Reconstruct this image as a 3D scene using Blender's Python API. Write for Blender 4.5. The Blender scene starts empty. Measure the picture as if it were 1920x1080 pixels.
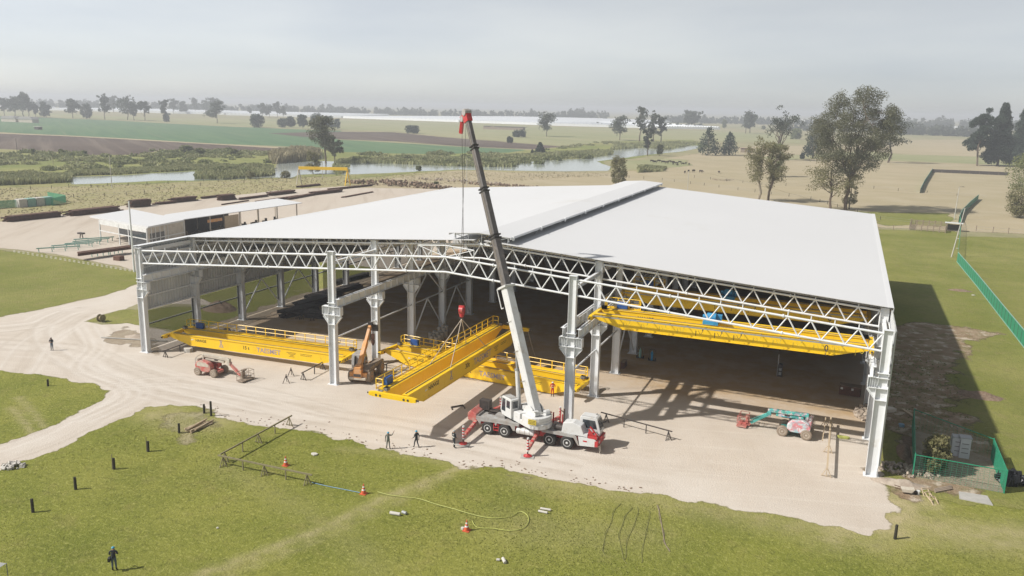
import bpy, math, random
import numpy as np
from mathutils import Vector, Matrix, Euler
R=math.radians; SC=bpy.context.scene; COL=SC.collection
random.seed(7); RNG=np.random.default_rng(7)
# ---------- camera, sky, sun, exposure ----------
F=1534.07; PI_=0.21828; YA=-0.38377; RO=0.02165; CX,CY,CZ=81.6815,-76.3698,32.0126
_fw=np.array([math.sin(YA)*math.cos(PI_),math.cos(YA)*math.cos(PI_),-math.sin(PI_)])
_r=np.array([math.cos(YA),-math.sin(YA),0.]); _u=np.cross(_r,_fw)
_c,_s=math.cos(RO),math.sin(RO); _r,_u=_c*_r+_s*_u,-_s*_r+_c*_u
cd=bpy.data.cameras.new('camera'); cam=bpy.data.objects.new('camera',cd); COL.objects.link(cam)
cam.matrix_world=Matrix(((_r[0],_u[0],-_fw[0],CX),(_r[1],_u[1],-_fw[1],CY),(_r[2],_u[2],-_fw[2],CZ),(0,0,0,1)))
cd.sensor_width=36; cd.lens=F/1920*36; cd.clip_start=.5; cd.clip_end=30000; SC.camera=cam
def G(px,py,z=0.):
    """world point at height z seen at photo pixel (px,py): used once, to survey where things stand"""
    d=_fw+_r*(px-960)/F-_u*(py-540)/F; t=(z-CZ)/d[2]
    return Vector((CX+t*d[0],CY+t*d[1],z))
def PXM(P):
    return F/((P[0]-CX)*_fw[0]+(P[1]-CY)*_fw[1]+(P[2]-CZ)*_fw[2])
SUNV=Vector((-.85,-.60,1)).normalized()
ELEV=math.asin(SUNV.z); AZ=math.atan2(SUNV.x,SUNV.y)
w=bpy.data.worlds.new('World'); SC.world=w; w.use_nodes=True; nt=w.node_tree
bg=nt.nodes['Background']; sky=nt.nodes.new('ShaderNodeTexSky'); sky.sky_type='NISHITA'; sky.sun_disc=False
sky.sun_elevation=ELEV; sky.sun_rotation=AZ; sky.air_density=1.0; sky.dust_density=4.0; sky.ozone_density=1.0; sky.altitude=2500
hs=nt.nodes.new('ShaderNodeHueSaturation'); hs.inputs['Saturation'].default_value=.24
nt.links.new(sky.outputs[0],hs.inputs['Color'])
tc=nt.nodes.new('ShaderNodeTexCoord'); mp=nt.nodes.new('ShaderNodeMapping'); mp.inputs['Scale'].default_value=(1,1,5)
cn=nt.nodes.new('ShaderNodeTexNoise'); cn.inputs['Scale'].default_value=2.1; cn.inputs['Detail'].default_value=5; cn.inputs['Roughness'].default_value=.5
nt.links.new(tc.outputs['Generated'],mp.inputs[0]); nt.links.new(mp.outputs[0],cn.inputs['Vector'])
cr=nt.nodes.new('ShaderNodeMapRange'); cr.inputs['From Min'].default_value=.3; cr.inputs['From Max'].default_value=.7; cr.inputs['To Min'].default_value=.0; cr.inputs['To Max'].default_value=1
nt.links.new(cn.outputs[0],cr.inputs[0])
mx=nt.nodes.new('ShaderNodeMix'); mx.data_type='RGBA'; mx.blend_type='MULTIPLY'
nt.links.new(hs.outputs[0],mx.inputs['A']); mx.inputs['Factor'].default_value=1
mc=nt.nodes.new('ShaderNodeMix'); mc.data_type='RGBA'; mc.inputs['A'].default_value=(.84,.87,.91,1); mc.inputs['B'].default_value=(1.10,1.09,1.05,1)
nt.links.new(cr.outputs[0],mc.inputs['Factor']); nt.links.new(mc.outputs['Result'],mx.inputs['B'])
# a broad cloud bank dulls the sky towards the right of the view
dp=nt.nodes.new('ShaderNodeVectorMath'); dp.operation='DOT_PRODUCT'; nt.links.new(tc.outputs['Generated'],dp.inputs[0]); dp.inputs[1].default_value=(math.cos(YA),-math.sin(YA),0)
gr=nt.nodes.new('ShaderNodeMapRange'); gr.interpolation_type='SMOOTHSTEP'; gr.inputs['From Min'].default_value=-.35; gr.inputs['From Max'].default_value=.6; gr.inputs['To Min'].default_value=1.0; gr.inputs['To Max'].default_value=.73; nt.links.new(dp.outputs['Value'],gr.inputs[0])
ml=nt.nodes.new('ShaderNodeVectorMath'); ml.operation='SCALE'; nt.links.new(mx.outputs['Result'],ml.inputs[0]); nt.links.new(gr.outputs[0],ml.inputs['Scale'])
nt.links.new(ml.outputs[0],bg.inputs['Color']); bg.inputs['Strength'].default_value=.12
sl=bpy.data.lights.new('sun','SUN'); sl.energy=4.6; sl.angle=R(1.1); sl.color=(1,.96,.90)
so=bpy.data.objects.new('sun',sl); COL.objects.link(so); so.rotation_euler=SUNV.to_track_quat('Z','Y').to_euler(); so.location=(0,0,200)
vs=SC.view_settings; vs.view_transform='Standard'; vs.look='None'; vs.gamma=1; vs.exposure=.25; vs.use_curve_mapping=False
SC.cycles.max_bounces=6; SC.cycles.diffuse_bounces=3; SC.cycles.volume_bounces=0; SC.cycles.use_denoising=True
# ---------- tagging and mesh helpers ----------
def tag(o,label=None,cat=None,group=None,kind=None):
    if label: o['label']=label
    if cat: o['category']=cat
    if group: o['group']=group
    if kind: o['kind']=kind
    return o
def thing(name,label,cat,loc=(0,0,0),rz=0.,group=None):
    o=bpy.data.objects.new(name,None); COL.objects.link(o); o.location=loc; o.rotation_euler=(0,0,rz); o.empty_display_size=.3
    return tag(o,label,cat,group)
def copy_tree(o,parent=None):
    c=o.copy(); COL.objects.link(c); c.parent=parent
    for ch in KIDS.get(o.name,[]): copy_tree(ch,c)
    KIDS.setdefault(c.name,[])
    return c
KIDS={}
def orth(d):
    d=Vector(d).normalized(); u=Vector((0,0,1))
    if abs(d.z)>.97: u=Vector((0,1,0))
    s=d.cross(u).normalized(); return d,s,s.cross(d).normalized()
class MB:
    def __init__(s): s.v=[];s.f=[];s.m=[]
    def add(s,vs,fs,m=0):
        n=len(s.v); s.v+= [tuple(a) for a in vs]; s.f+=[tuple(n+i for i in f) for f in fs]; s.m+=[m]*len(fs); return s
    def box(s,c,d,rz=0,m=0,rot=None):
        x,y,z=d[0]/2,d[1]/2,d[2]/2
        P=[Vector((a*x,b*y,e*z)) for a in(-1,1) for b in(-1,1) for e in(-1,1)]
        M=rot if rot is not None else Matrix.Rotation(rz,3,'Z')
        P=[M@p+Vector(c) for p in P]
        return s.add(P,[(0,1,3,2),(4,6,7,5),(0,4,5,1),(2,3,7,6),(0,2,6,4),(1,5,7,3)],m)
    def bar(s,p,q,w,h=None,m=0):
        h=h or w; p=Vector(p);q=Vector(q); d,sd,up=orth(q-p); o=[]
        for e in(p,q):
            for a,b in((-1,-1),(1,-1),(1,1),(-1,1)): o.append(e+sd*a*w/2+up*b*h/2)
        return s.add(o,[(3,2,1,0),(4,5,6,7),(0,1,5,4),(1,2,6,5),(2,3,7,6),(3,0,4,7)],m)
    def tube(s,p,q,r,n=8,r2=None,m=0,cap=True):
        r2=r if r2 is None else r2; p=Vector(p);q=Vector(q); d,sd,up=orth(q-p); o=[]
        for e,rr in((p,r),(q,r2)):
            for i in range(n):
                a=2*math.pi*i/n; o.append(e+(sd*math.cos(a)+up*math.sin(a))*rr)
        f=[(i,(i+1)%n,n+(i+1)%n,n+i) for i in range(n)]
        if cap: f+=[tuple(range(n-1,-1,-1)),tuple(range(n,2*n))]
        return s.add(o,f,m)
    def path(s,pts,r,n=6,m=0):
        for a,b in zip(pts,pts[1:]): s.tube(a,b,r,n,m=m,cap=False)
        return s
    def lathe(s,c,axis,prof,n=20,m=0):
        c=Vector(c); d,sd,up=orth(axis); o=[]
        for t,r in prof:
            for i in range(n):
                a=2*math.pi*i/n; o.append(c+d*t+(sd*math.cos(a)+up*math.sin(a))*r)
        f=[(j*n+i,j*n+(i+1)%n,(j+1)*n+(i+1)%n,(j+1)*n+i) for j in range(len(prof)-1) for i in range(n)]
        f+=[tuple(range(n-1,-1,-1)),tuple(range((len(prof)-1)*n,len(prof)*n))]
        return s.add(o,f,m)
    def prism(s,pl,o,ax,ay,az,m=0):
        """polygon pl in plane (o,ax,ay) extruded along az"""
        o=Vector(o);ax=Vector(ax);ay=Vector(ay);az=Vector(az); n=len(pl)
        V=[o+ax*a+ay*b for a,b in pl]+[o+ax*a+ay*b+az for a,b in pl]
        return s.add(V,[tuple(range(n-1,-1,-1)),tuple(range(n,2*n))]+[(i,(i+1)%n,n+(i+1)%n,n+i) for i in range(n)],m)
    def ibeam(s,p,q,w,h,t=.03,m=0):
        """I section: flanges of width w at top and bottom, depth h"""
        p=Vector(p);q=Vector(q); d,sd,up=orth(q-p)
        for k in(-1,1): s.bar(p+up*k*(h/2-t/2),q+up*k*(h/2-t/2),w,t,m)
        return s.bar(p,q,t,h-2*t,m)
    def hcol(s,x,y,z0,z1,w,d,t=.035,m=0):
        """upright H section, web across x, flanges facing +-x"""
        for k in(-1,1): s.box((x+k*(w/2-t/2),y,(z0+z1)/2),(t,d,z1-z0),m=m)
        return s.box((x,y,(z0+z1)/2),(w-2*t,t,z1-z0),m=m)
    def mesh(s,name,mats,smooth=False):
        me=bpy.data.meshes.new(name); me.from_pydata(s.v,[],s.f)
        for q in (mats if isinstance(mats,(list,tuple)) else [mats]): me.materials.append(q)
        if any(s.m): me.polygons.foreach_set('material_index',s.m)
        if smooth: me.polygons.foreach_set('use_smooth',[True]*len(s.f))
        me.update(); return me
    def build(s,name,mats,parent=None,smooth=False):
        return put(name,s.mesh(name,mats,smooth),parent)
def put(name,me,parent=None):
    o=bpy.data.objects.new(name,me); COL.objects.link(o)
    if parent: o.parent=parent; KIDS.setdefault(parent.name,[]).append(o)
    return o
def bevel(o,w=.02,seg=2):
    b=o.modifiers.new('bevel','BEVEL'); b.width=w; b.segments=seg; b.limit_method='ANGLE'; return o
def text_mesh(body,size,mat,o,ax,ay,depth=.012,bold=0.,shear=0.):
    cu=bpy.data.curves.new('lettering','FONT'); cu.body=body; cu.size=size; cu.extrude=depth; cu.offset=bold; cu.shear=shear; cu.resolution_u=2
    t=bpy.data.objects.new('lettering',cu); COL.objects.link(t)
    me=bpy.data.meshes.new_from_object(t.evaluated_get(bpy.context.evaluated_depsgraph_get()))
    bpy.data.objects.remove(t); bpy.data.curves.remove(cu)
    ax=Vector(ax).normalized(); ay=Vector(ay).normalized(); az=ax.cross(ay)
    M=Matrix((ax,ay,az)).transposed().to_4x4(); M.translation=Vector(o); me.transform(M)
    me.materials.clear(); me.materials.append(mat); return me
# ---------- materials ----------
def N(nt,t,**k):
    n=nt.nodes.new(t)
    for a,b in k.items():
        if a in n.inputs: n.inputs[a].default_value=b
        else: setattr(n,a,b)
    return n
def col(c): return (c[0],c[1],c[2],1)
def mat(name,c,rough=.6,metal=0.,c2=None,scale=1.5,amt=.5,bump=0.,bscale=20,dirt=None,dscale=.6,damt=.35,spec=.4,stretch=None):
    m=bpy.data.materials.new(name); m.use_nodes=True; nt=m.node_tree; b=nt.nodes['Principled BSDF']
    b.inputs['Roughness'].default_value=rough; b.inputs['Metallic'].default_value=metal; b.inputs['Specular IOR Level'].default_value=spec
    tc=N(nt,'ShaderNodeTexCoord'); src=tc.outputs['Object']
    if stretch:
        mp=N(nt,'ShaderNodeMapping'); mp.inputs['Scale'].default_value=stretch; nt.links.new(src,mp.inputs[0]); src=mp.outputs[0]
    c2=c2 or tuple(x*.8 for x in c)
    n=N(nt,'ShaderNodeTexNoise',Scale=scale,Detail=6,Roughness=.62); nt.links.new(src,n.inputs['Vector'])
    r=N(nt,'ShaderNodeMapRange'); r.inputs['From Min'].default_value=.5-.25*(1.2-amt); r.inputs['From Max'].default_value=.5+.25*(1.2-amt)
    nt.links.new(n.outputs[0],r.inputs[0])
    x=N(nt,'ShaderNodeMix',data_type='RGBA'); x.inputs['A'].default_value=col(c); x.inputs['B'].default_value=col(c2); nt.links.new(r.outputs[0],x.inputs['Factor'])
    out=x.outputs['Result']
    if dirt:
        n2=N(nt,'ShaderNodeTexNoise',Scale=dscale,Detail=8,Roughness=.7); nt.links.new(src,n2.inputs['Vector'])
        r2=N(nt,'ShaderNodeMapRange'); r2.inputs['From Min'].default_value=.6-damt*.5; r2.inputs['From Max'].default_value=.72; nt.links.new(n2.outputs[0],r2.inputs[0])
        y=N(nt,'ShaderNodeMix',data_type='RGBA'); y.inputs['B'].default_value=col(dirt); nt.links.new(out,y.inputs['A']); nt.links.new(r2.outputs[0],y.inputs['Factor']); out=y.outputs['Result']
    nt.links.new(out,b.inputs['Base Color'])
    if bump:
        n3=N(nt,'ShaderNodeTexNoise',Scale=bscale,Detail=4); nt.links.new(src,n3.inputs['Vector'])
        bp=N(nt,'ShaderNodeBump',Strength=bump,Distance=.1); nt.links.new(n3.outputs[0],bp.inputs['Height']); nt.links.new(bp.outputs[0],b.inputs['Normal'])
    return m
def ground_mat(name,cols,scales,bump=.5,bsc=3.,rough=.95,att=()):
    """cols: base, then one colour per noise layer; scales: list of (scale,lo,hi,factor)"""
    m=bpy.data.materials.new(name); m.use_nodes=True; nt=m.node_tree; b=nt.nodes['Principled BSDF']
    b.inputs['Roughness'].default_value=rough; b.inputs['Specular IOR Level'].default_value=.15
    tc=N(nt,'ShaderNodeTexCoord'); src=tc.outputs['Object']
    base=N(nt,'ShaderNodeRGB'); base.outputs[0].default_value=col(cols[0]); out=base.outputs[0]
    for i,(cl,(sc,lo,hi,fac)) in enumerate(zip(cols[1:],scales)):
        vec=src
        if isinstance(sc,tuple):
            mp=N(nt,'ShaderNodeMapping'); mp.inputs['Scale'].default_value=(sc[0],sc[1],1); mp.inputs['Rotation'].default_value=(0,0,R(sc[2])) ; nt.links.new(src,mp.inputs[0])
            if sc[2]:
                mp.inputs['Scale'].default_value=(1,1,1); mp2=N(nt,'ShaderNodeMapping'); mp2.inputs['Scale'].default_value=(sc[0],sc[1],1); nt.links.new(mp.outputs[0],mp2.inputs[0]); vec=mp2.outputs[0]
            else: vec=mp.outputs[0]
            s_=1.
        else: s_=sc
        n=N(nt,'ShaderNodeTexNoise',Scale=s_,Detail=7,Roughness=.62)
        ofs=N(nt,'ShaderNodeVectorMath',operation='ADD'); ofs.inputs[1].default_value=(i*13.7,i*7.1,0); nt.links.new(vec,ofs.inputs[0]); nt.links.new(ofs.outputs[0],n.inputs['Vector'])
        r=N(nt,'ShaderNodeMapRange'); r.inputs['From Min'].default_value=lo; r.inputs['From Max'].default_value=hi; r.inputs['To Max'].default_value=fac; nt.links.new(n.outputs[0],r.inputs[0])
        x=N(nt,'ShaderNodeMix',data_type='RGBA'); x.inputs['B'].default_value=col(cl); nt.links.new(out,x.inputs['A']); nt.links.new(r.outputs[0],x.inputs['Factor']); out=x.outputs['Result']
    for an,cl,ns,k in att:   # wear and painted shade on mapped traces: attribute name, colour, noise scale, strength
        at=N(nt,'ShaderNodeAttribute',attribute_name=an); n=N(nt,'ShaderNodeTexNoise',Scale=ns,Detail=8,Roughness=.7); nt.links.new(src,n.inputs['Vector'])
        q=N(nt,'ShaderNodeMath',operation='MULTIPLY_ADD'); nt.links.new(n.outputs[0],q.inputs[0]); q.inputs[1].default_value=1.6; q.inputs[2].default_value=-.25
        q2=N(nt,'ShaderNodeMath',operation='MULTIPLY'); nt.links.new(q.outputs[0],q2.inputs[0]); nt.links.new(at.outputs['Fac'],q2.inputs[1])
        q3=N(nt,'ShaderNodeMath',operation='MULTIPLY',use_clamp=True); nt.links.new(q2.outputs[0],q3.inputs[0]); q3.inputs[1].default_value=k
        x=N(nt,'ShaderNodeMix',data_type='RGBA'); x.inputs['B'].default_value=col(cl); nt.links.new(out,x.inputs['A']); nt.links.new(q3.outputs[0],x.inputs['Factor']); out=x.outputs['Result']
    nt.links.new(out,b.inputs['Base Color'])
    if bump:
        n3=N(nt,'ShaderNodeTexNoise',Scale=bsc,Detail=5,Roughness=.7); nt.links.new(src,n3.inputs['Vector'])
        bp=N(nt,'ShaderNodeBump',Strength=bump,Distance=.25); nt.links.new(n3.outputs[0],bp.inputs['Height']); nt.links.new(bp.outputs[0],b.inputs['Normal'])
    return m
def leaf_mat(name,c,c2,trans=.33):
    m=bpy.data.materials.new(name); m.use_nodes=True; nt=m.node_tree; b=nt.nodes['Principled BSDF']; b.inputs['Roughness'].default_value=.65; b.inputs['Specular IOR Level'].default_value=.25
    g=N(nt,'ShaderNodeNewGeometry'); x=N(nt,'ShaderNodeMix',data_type='RGBA'); x.inputs['A'].default_value=col(c); x.inputs['B'].default_value=col(c2)
    nt.links.new(g.outputs['Random Per Island'],x.inputs['Factor']); nt.links.new(x.outputs['Result'],b.inputs['Base Color'])
    t=N(nt,'ShaderNodeBsdfTranslucent'); nt.links.new(x.outputs['Result'],t.inputs['Color']); ms=N(nt,'ShaderNodeMixShader'); ms.inputs[0].default_value=trans
    nt.links.new(b.outputs[0],ms.inputs[1]); nt.links.new(t.outputs[0],ms.inputs[2]); nt.links.new(ms.outputs[0],nt.nodes['Material Output'].inputs['Surface']); return m
M=dict(
 steel=mat('white_painted_steel',(.72,.73,.73),.5,c2=(.64,.65,.66),scale=.7,dirt=(.52,.49,.44),dscale=.5,damt=.05),
 roof=mat('white_roof_sheet',(.605,.605,.605),.6,c2=(.585,.585,.585),scale=.05,dirt=(.55,.54,.52),dscale=.08,damt=.0),
 clad=mat('grey_wall_cladding',(.56,.57,.56),.5,c2=(.46,.47,.47),scale=.4),
 galv=mat('galvanised_purlin',(.36,.37,.37),.45,.3),
 yellow=mat('yellow_crane_paint',(.88,.565,.014),.38,c2=(.82,.515,.014),scale=.5,spec=.5,dirt=(.50,.34,.05),dscale=.9,damt=.02),
 rail=mat('rail_steel',(.33,.29,.25),.4,.6),
 black=mat('black_rubber',(.02,.02,.02),.8,c2=(.05,.045,.04)),
 dark=mat('dark_steel',(.045,.04,.04),.55,c2=(.08,.065,.055),scale=3),
 rust=mat('rusty_steel',(.10,.045,.028),.8,c2=(.16,.08,.05),scale=2.,dirt=(.05,.03,.025),dscale=1.5),
 white=mat('white_vehicle_paint',(.62,.62,.61),.35,c2=(.56,.56,.55),scale=.8,dirt=(.42,.38,.32),dscale=1.1,damt=.1,spec=.5),
 greyp=mat('grey_vehicle_paint',(.38,.38,.37),.5,c2=(.32,.31,.30),scale=1.5,dirt=(.3,.26,.22),dscale=1.5),
 red=mat('red_paint',(.48,.03,.035),.4,c2=(.42,.05,.05),scale=2,dirt=(.4,.2,.16),dscale=1.4,damt=.15),
 redf=mat('faded_red_paint',(.46,.08,.07),.5,c2=(.5,.2,.17),scale=2.,dirt=(.42,.34,.27),dscale=1.,damt=.3),
 boom=mat('dark_grey_boom_steel',(.13,.12,.115),.45,c2=(.09,.08,.075),scale=.8,stretch=(1,1,1),dirt=(.22,.19,.17),dscale=1.6,damt=.2,spec=.5),
 glass=mat('dark_cab_glass',(.02,.025,.03),.08,c2=(.04,.05,.06),spec=.8),
 blue=mat('blue_cabinet_paint',(.03,.10,.32),.4,c2=(.02,.07,.26)),
 cyan=mat('sky_blue_hoist_paint',(.05,.28,.50),.4,c2=(.03,.2,.4)),
 letter=mat('mauve_lettering',(.36,.30,.36),.6,c2=(.30,.25,.33)),
 ink=mat('black_lettering',(.03,.028,.025),.6),
 orange=mat('orange_machine_paint',(.66,.27,.05),.5,c2=(.58,.26,.08),scale=2.,dirt=(.50,.38,.27),dscale=1.2,damt=.35),
 mud=mat('muddy_steel',(.30,.24,.18),.8,c2=(.22,.17,.13),scale=2.),
 cream=mat('cream_paint',(.55,.50,.42),.5,c2=(.50,.45,.37),scale=1.,dirt=(.4,.34,.27),dscale=1.),
 teal=mat('pale_teal_paint',(.20,.36,.31),.5,c2=(.26,.42,.36),scale=2),
 turq=mat('turquoise_paint',(.06,.36,.33),.5,c2=(.12,.45,.40),scale=2),
 concrete=mat('concrete',(.42,.40,.37),.9,c2=(.34,.33,.30),scale=1.5,bump=.2),
 wood=mat('bare_timber',(.50,.40,.28),.8,c2=(.40,.31,.2),scale=4),
 woodg=mat('weathered_timber',(.17,.15,.08),.85,c2=(.24,.21,.12),scale=3),
 post=mat('dark_creosoted_post',(.02,.018,.012),.9,c2=(.05,.045,.03),scale=6),
 green=mat('green_fence_paint',(.02,.22,.12),.5,c2=(.03,.28,.16),scale=2),
 conc_pole=mat('pale_pole',(.50,.48,.43),.8),
 skin=mat('skin',(.30,.17,.11),.6), cloth_dark=mat('dark_work_clothes',(.03,.035,.04),.9), cloth_grey=mat('grey_work_clothes',(.16,.17,.15),.9),
 cloth_red=mat('red_overalls',(.50,.03,.035),.8), jeans=mat('blue_grey_jeans',(.09,.12,.16),.9), boots=mat('dark_boots',(.02,.018,.015),.7),
 helmet_blue=mat('light_blue_helmet',(.06,.32,.48),.35), helmet_white=mat('white_helmet',(.7,.7,.68),.35), helmet_grey=mat('grey_helmet',(.35,.36,.36),.4),
 reflect=mat('pale_reflective_band',(.6,.6,.55),.5),
 cone=mat('orange_cone_plastic',(.62,.12,.05),.5), bag=mat('black_plastic_bag',(.012,.012,.014),.35),
 hose=mat('yellow_green_hose',(.46,.48,.13),.6), rope=mat('pale_rope',(.50,.42,.33),.9), bluerope=mat('blue_rope',(.22,.36,.48),.8),
 soil=mat('dug_soil',(.20,.135,.09),.95,c2=(.13,.085,.055),scale=1.2,bump=.8,bscale=4,dirt=(.3,.23,.17),dscale=3),
 rubble=mat('pale_rubble',(.42,.36,.29),.95,c2=(.30,.24,.19),scale=2.,bump=.6,bscale=6),
 stone=mat('white_stone',(.55,.52,.47),.9), cow=mat('black_hide',(.02,.016,.014),.8,c2=(.06,.035,.025),scale=1),
 plastic=mat('greenhouse_plastic',(.88,.90,.92),.4,c2=(.82,.85,.88),scale=.02),
 yel2=mat('sign_yellow',(.62,.48,.06),.5), water=None)
# ---------- ground, water, fields: sheets with ragged outlines ----------
def vnoise(x,y,seed=0):
    xi=np.floor(x).astype(np.int64); yi=np.floor(y).astype(np.int64); fx=x-xi; fy=y-yi
    def h(a,b):
        n=(a*374761393+b*668265263+seed*974711)&0xffffffff; n=((n^(n>>13))*1274126177)&0xffffffff; return ((n^(n>>16))&0xffff)/65535.
    u=fx*fx*(3-2*fx); v=fy*fy*(3-2*fy)
    return (h(xi,yi)*(1-u)+h(xi+1,yi)*u)*(1-v)+(h(xi,yi+1)*(1-u)+h(xi+1,yi+1)*u)*v
def fbm(x,y,seed=0,o=4):
    r=0;a=.5
    for i in range(o): r=r+a*(vnoise(x,y,seed+i)-.5); x=x*2.03;y=y*2.03;a*=.55
    return r*2
def sdf(px,py,poly):
    P=np.asarray(poly,float); Q=np.roll(P,-1,0); d=np.full(px.shape,1e18); ins=np.zeros(px.shape,bool)
    for (x0,y0),(x1,y1) in zip(P,Q):
        ex,ey=x1-x0,y1-y0; wx,wy=px-x0,py-y0; t=np.clip((wx*ex+wy*ey)/(ex*ex+ey*ey+1e-12),0,1)
        d=np.minimum(d,(wx-ex*t)**2+(wy-ey*t)**2)
        c=((y0<=py)&(y1>py))|((y1<=py)&(y0>py))
        if abs(y1-y0)>1e-12: ins^=c&(px<x0+(py-y0)/(y1-y0)*ex)
    d=np.sqrt(d); return np.where(ins,-d,d)
def region(polys,holes=(),cell=.4,amp=.6,ns=.5,seed=0,z=0.,fade=0,maxcell=1e9,attrs=None):
    """quadtree marching squares over the signed distance of the outlines plus noise -> verts, faces"""
    def val(x,y,noise=True):
        d=sdf(x,y,polys[0])
        for p in polys[1:]: d=np.minimum(d,sdf(x,y,p))
        for p in holes: d=np.maximum(d,-sdf(x,y,p))
        if noise: d=d+amp*fbm(x*ns,y*ns,seed,5)
        return d
    A=np.concatenate([np.asarray(p,float) for p in polys]); lo=A.min(0)-amp*2-cell; hi=A.max(0)+amp*2+cell
    n=0
    while cell*2**n<max(hi-lo)/12: n+=1
    s=cell*2**n; xs=np.arange(lo[0],hi[0],s); ys=np.arange(lo[1],hi[1],s)
    X,Y=np.meshgrid(xs,ys); X=X.ravel();Y=Y.ravel(); V=[];Fc=[]; k=0
    while True:
        d=val(X+s/2,Y+s/2,False); near=(np.abs(d)<s*.75+amp*1.1+fade*.7)|((s>(maxcell(X+s/2,Y+s/2) if callable(maxcell) else maxcell))&(d<s))
        ins=(~near)&(d<0)
        for x,y in zip(X[ins],Y[ins]):
            V+=[(x,y,z),(x+s,y,z),(x+s,y+s,z),(x,y+s,z)]; Fc.append((k,k+1,k+2,k+3)); k+=4
        X=X[near];Y=Y[near]
        if s<=cell*1.01 or len(X)==0: break
        h=s/2; X,Y=np.concatenate([X,X+h,X,X+h]),np.concatenate([Y,Y,Y+h,Y+h]); s=h
    c=[val(X,Y),val(X+s,Y),val(X+s,Y+s),val(X,Y+s)]
    for x,y,a,b,e,g in zip(X,Y,*c):
        vv=(a,b,e,g); pp=((x,y),(x+s,y),(x+s,y+s),(x,y+s))
        if max(vv)<0: poly=list(pp)
        elif min(vv)>=0: continue
        else:
            poly=[]
            for i in range(4):
                j=(i+1)%4
                if vv[i]<0: poly.append(pp[i])
                if (vv[i]<0)!=(vv[j]<0):
                    t=vv[i]/(vv[i]-vv[j]); poly.append((pp[i][0]+t*(pp[j][0]-pp[i][0]),pp[i][1]+t*(pp[j][1]-pp[i][1])))
            if len(poly)<3: continue
        V+=[(a_,b_,z) for a_,b_ in poly]; Fc.append(tuple(range(k,k+len(poly)))); k+=len(poly)
    if fade:
        A=np.array([v[:2] for v in V]); return V,Fc,np.clip(-val(A[:,0],A[:,1])/fade,0,1)
    return V,Fc,None
def soften(m):
    """a copy of ground material m that thins out in crumbs towards the sheet's outline"""
    k=m.name+'_thinning'
    if k in bpy.data.materials: return bpy.data.materials[k]
    m=m.copy(); m.name=k; nt=m.node_tree; b=nt.nodes['Principled BSDF']
    at=N(nt,'ShaderNodeAttribute',attribute_name='cover'); tc=N(nt,'ShaderNodeTexCoord')
    n=N(nt,'ShaderNodeTexNoise',Scale=1.3,Detail=9,Roughness=.75); nt.links.new(tc.outputs['Object'],n.inputs['Vector'])
    a=N(nt,'ShaderNodeMath',operation='MULTIPLY_ADD'); nt.links.new(at.outputs['Fac'],a.inputs[0]); a.inputs[1].default_value=1.25; nt.links.new(n.outputs[0],a.inputs[2])
    r=N(nt,'ShaderNodeMapRange'); r.inputs['From Min'].default_value=.62; r.inputs['From Max'].default_value=.95; nt.links.new(a.outputs[0],r.inputs[0]); nt.links.new(r.outputs[0],b.inputs['Alpha'])
    return m
def px(pts): return [tuple(G(a,b)[:2]) for a,b in pts]
def sheet(name,polys,m,z,holes=(),cell=.4,amp=.6,ns=.5,seed=0,parent=None,kind='structure',fade=0.,maxcell=1e9,attrs=None):
    V,Fc,cov=region(polys,holes,cell,amp,ns,seed,z,fade,maxcell)
    if fade: m=soften(m)
    me=bpy.data.meshes.new(name); me.from_pydata(V,[],Fc); me.materials.append(m); o=put(name,me,parent)
    if fade: at=me.attributes.new('cover','FLOAT','POINT'); at.data.foreach_set('value',cov.astype(np.float32))
    if attrs:
        A=np.array([v[:2] for v in V])
        for k,fn in attrs.items(): at=me.attributes.new(k,'FLOAT','POINT'); at.data.foreach_set('value',np.asarray(fn(A[:,0],A[:,1]),dtype=np.float32))
    if kind and not parent: o['kind']=kind
    return o
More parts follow.
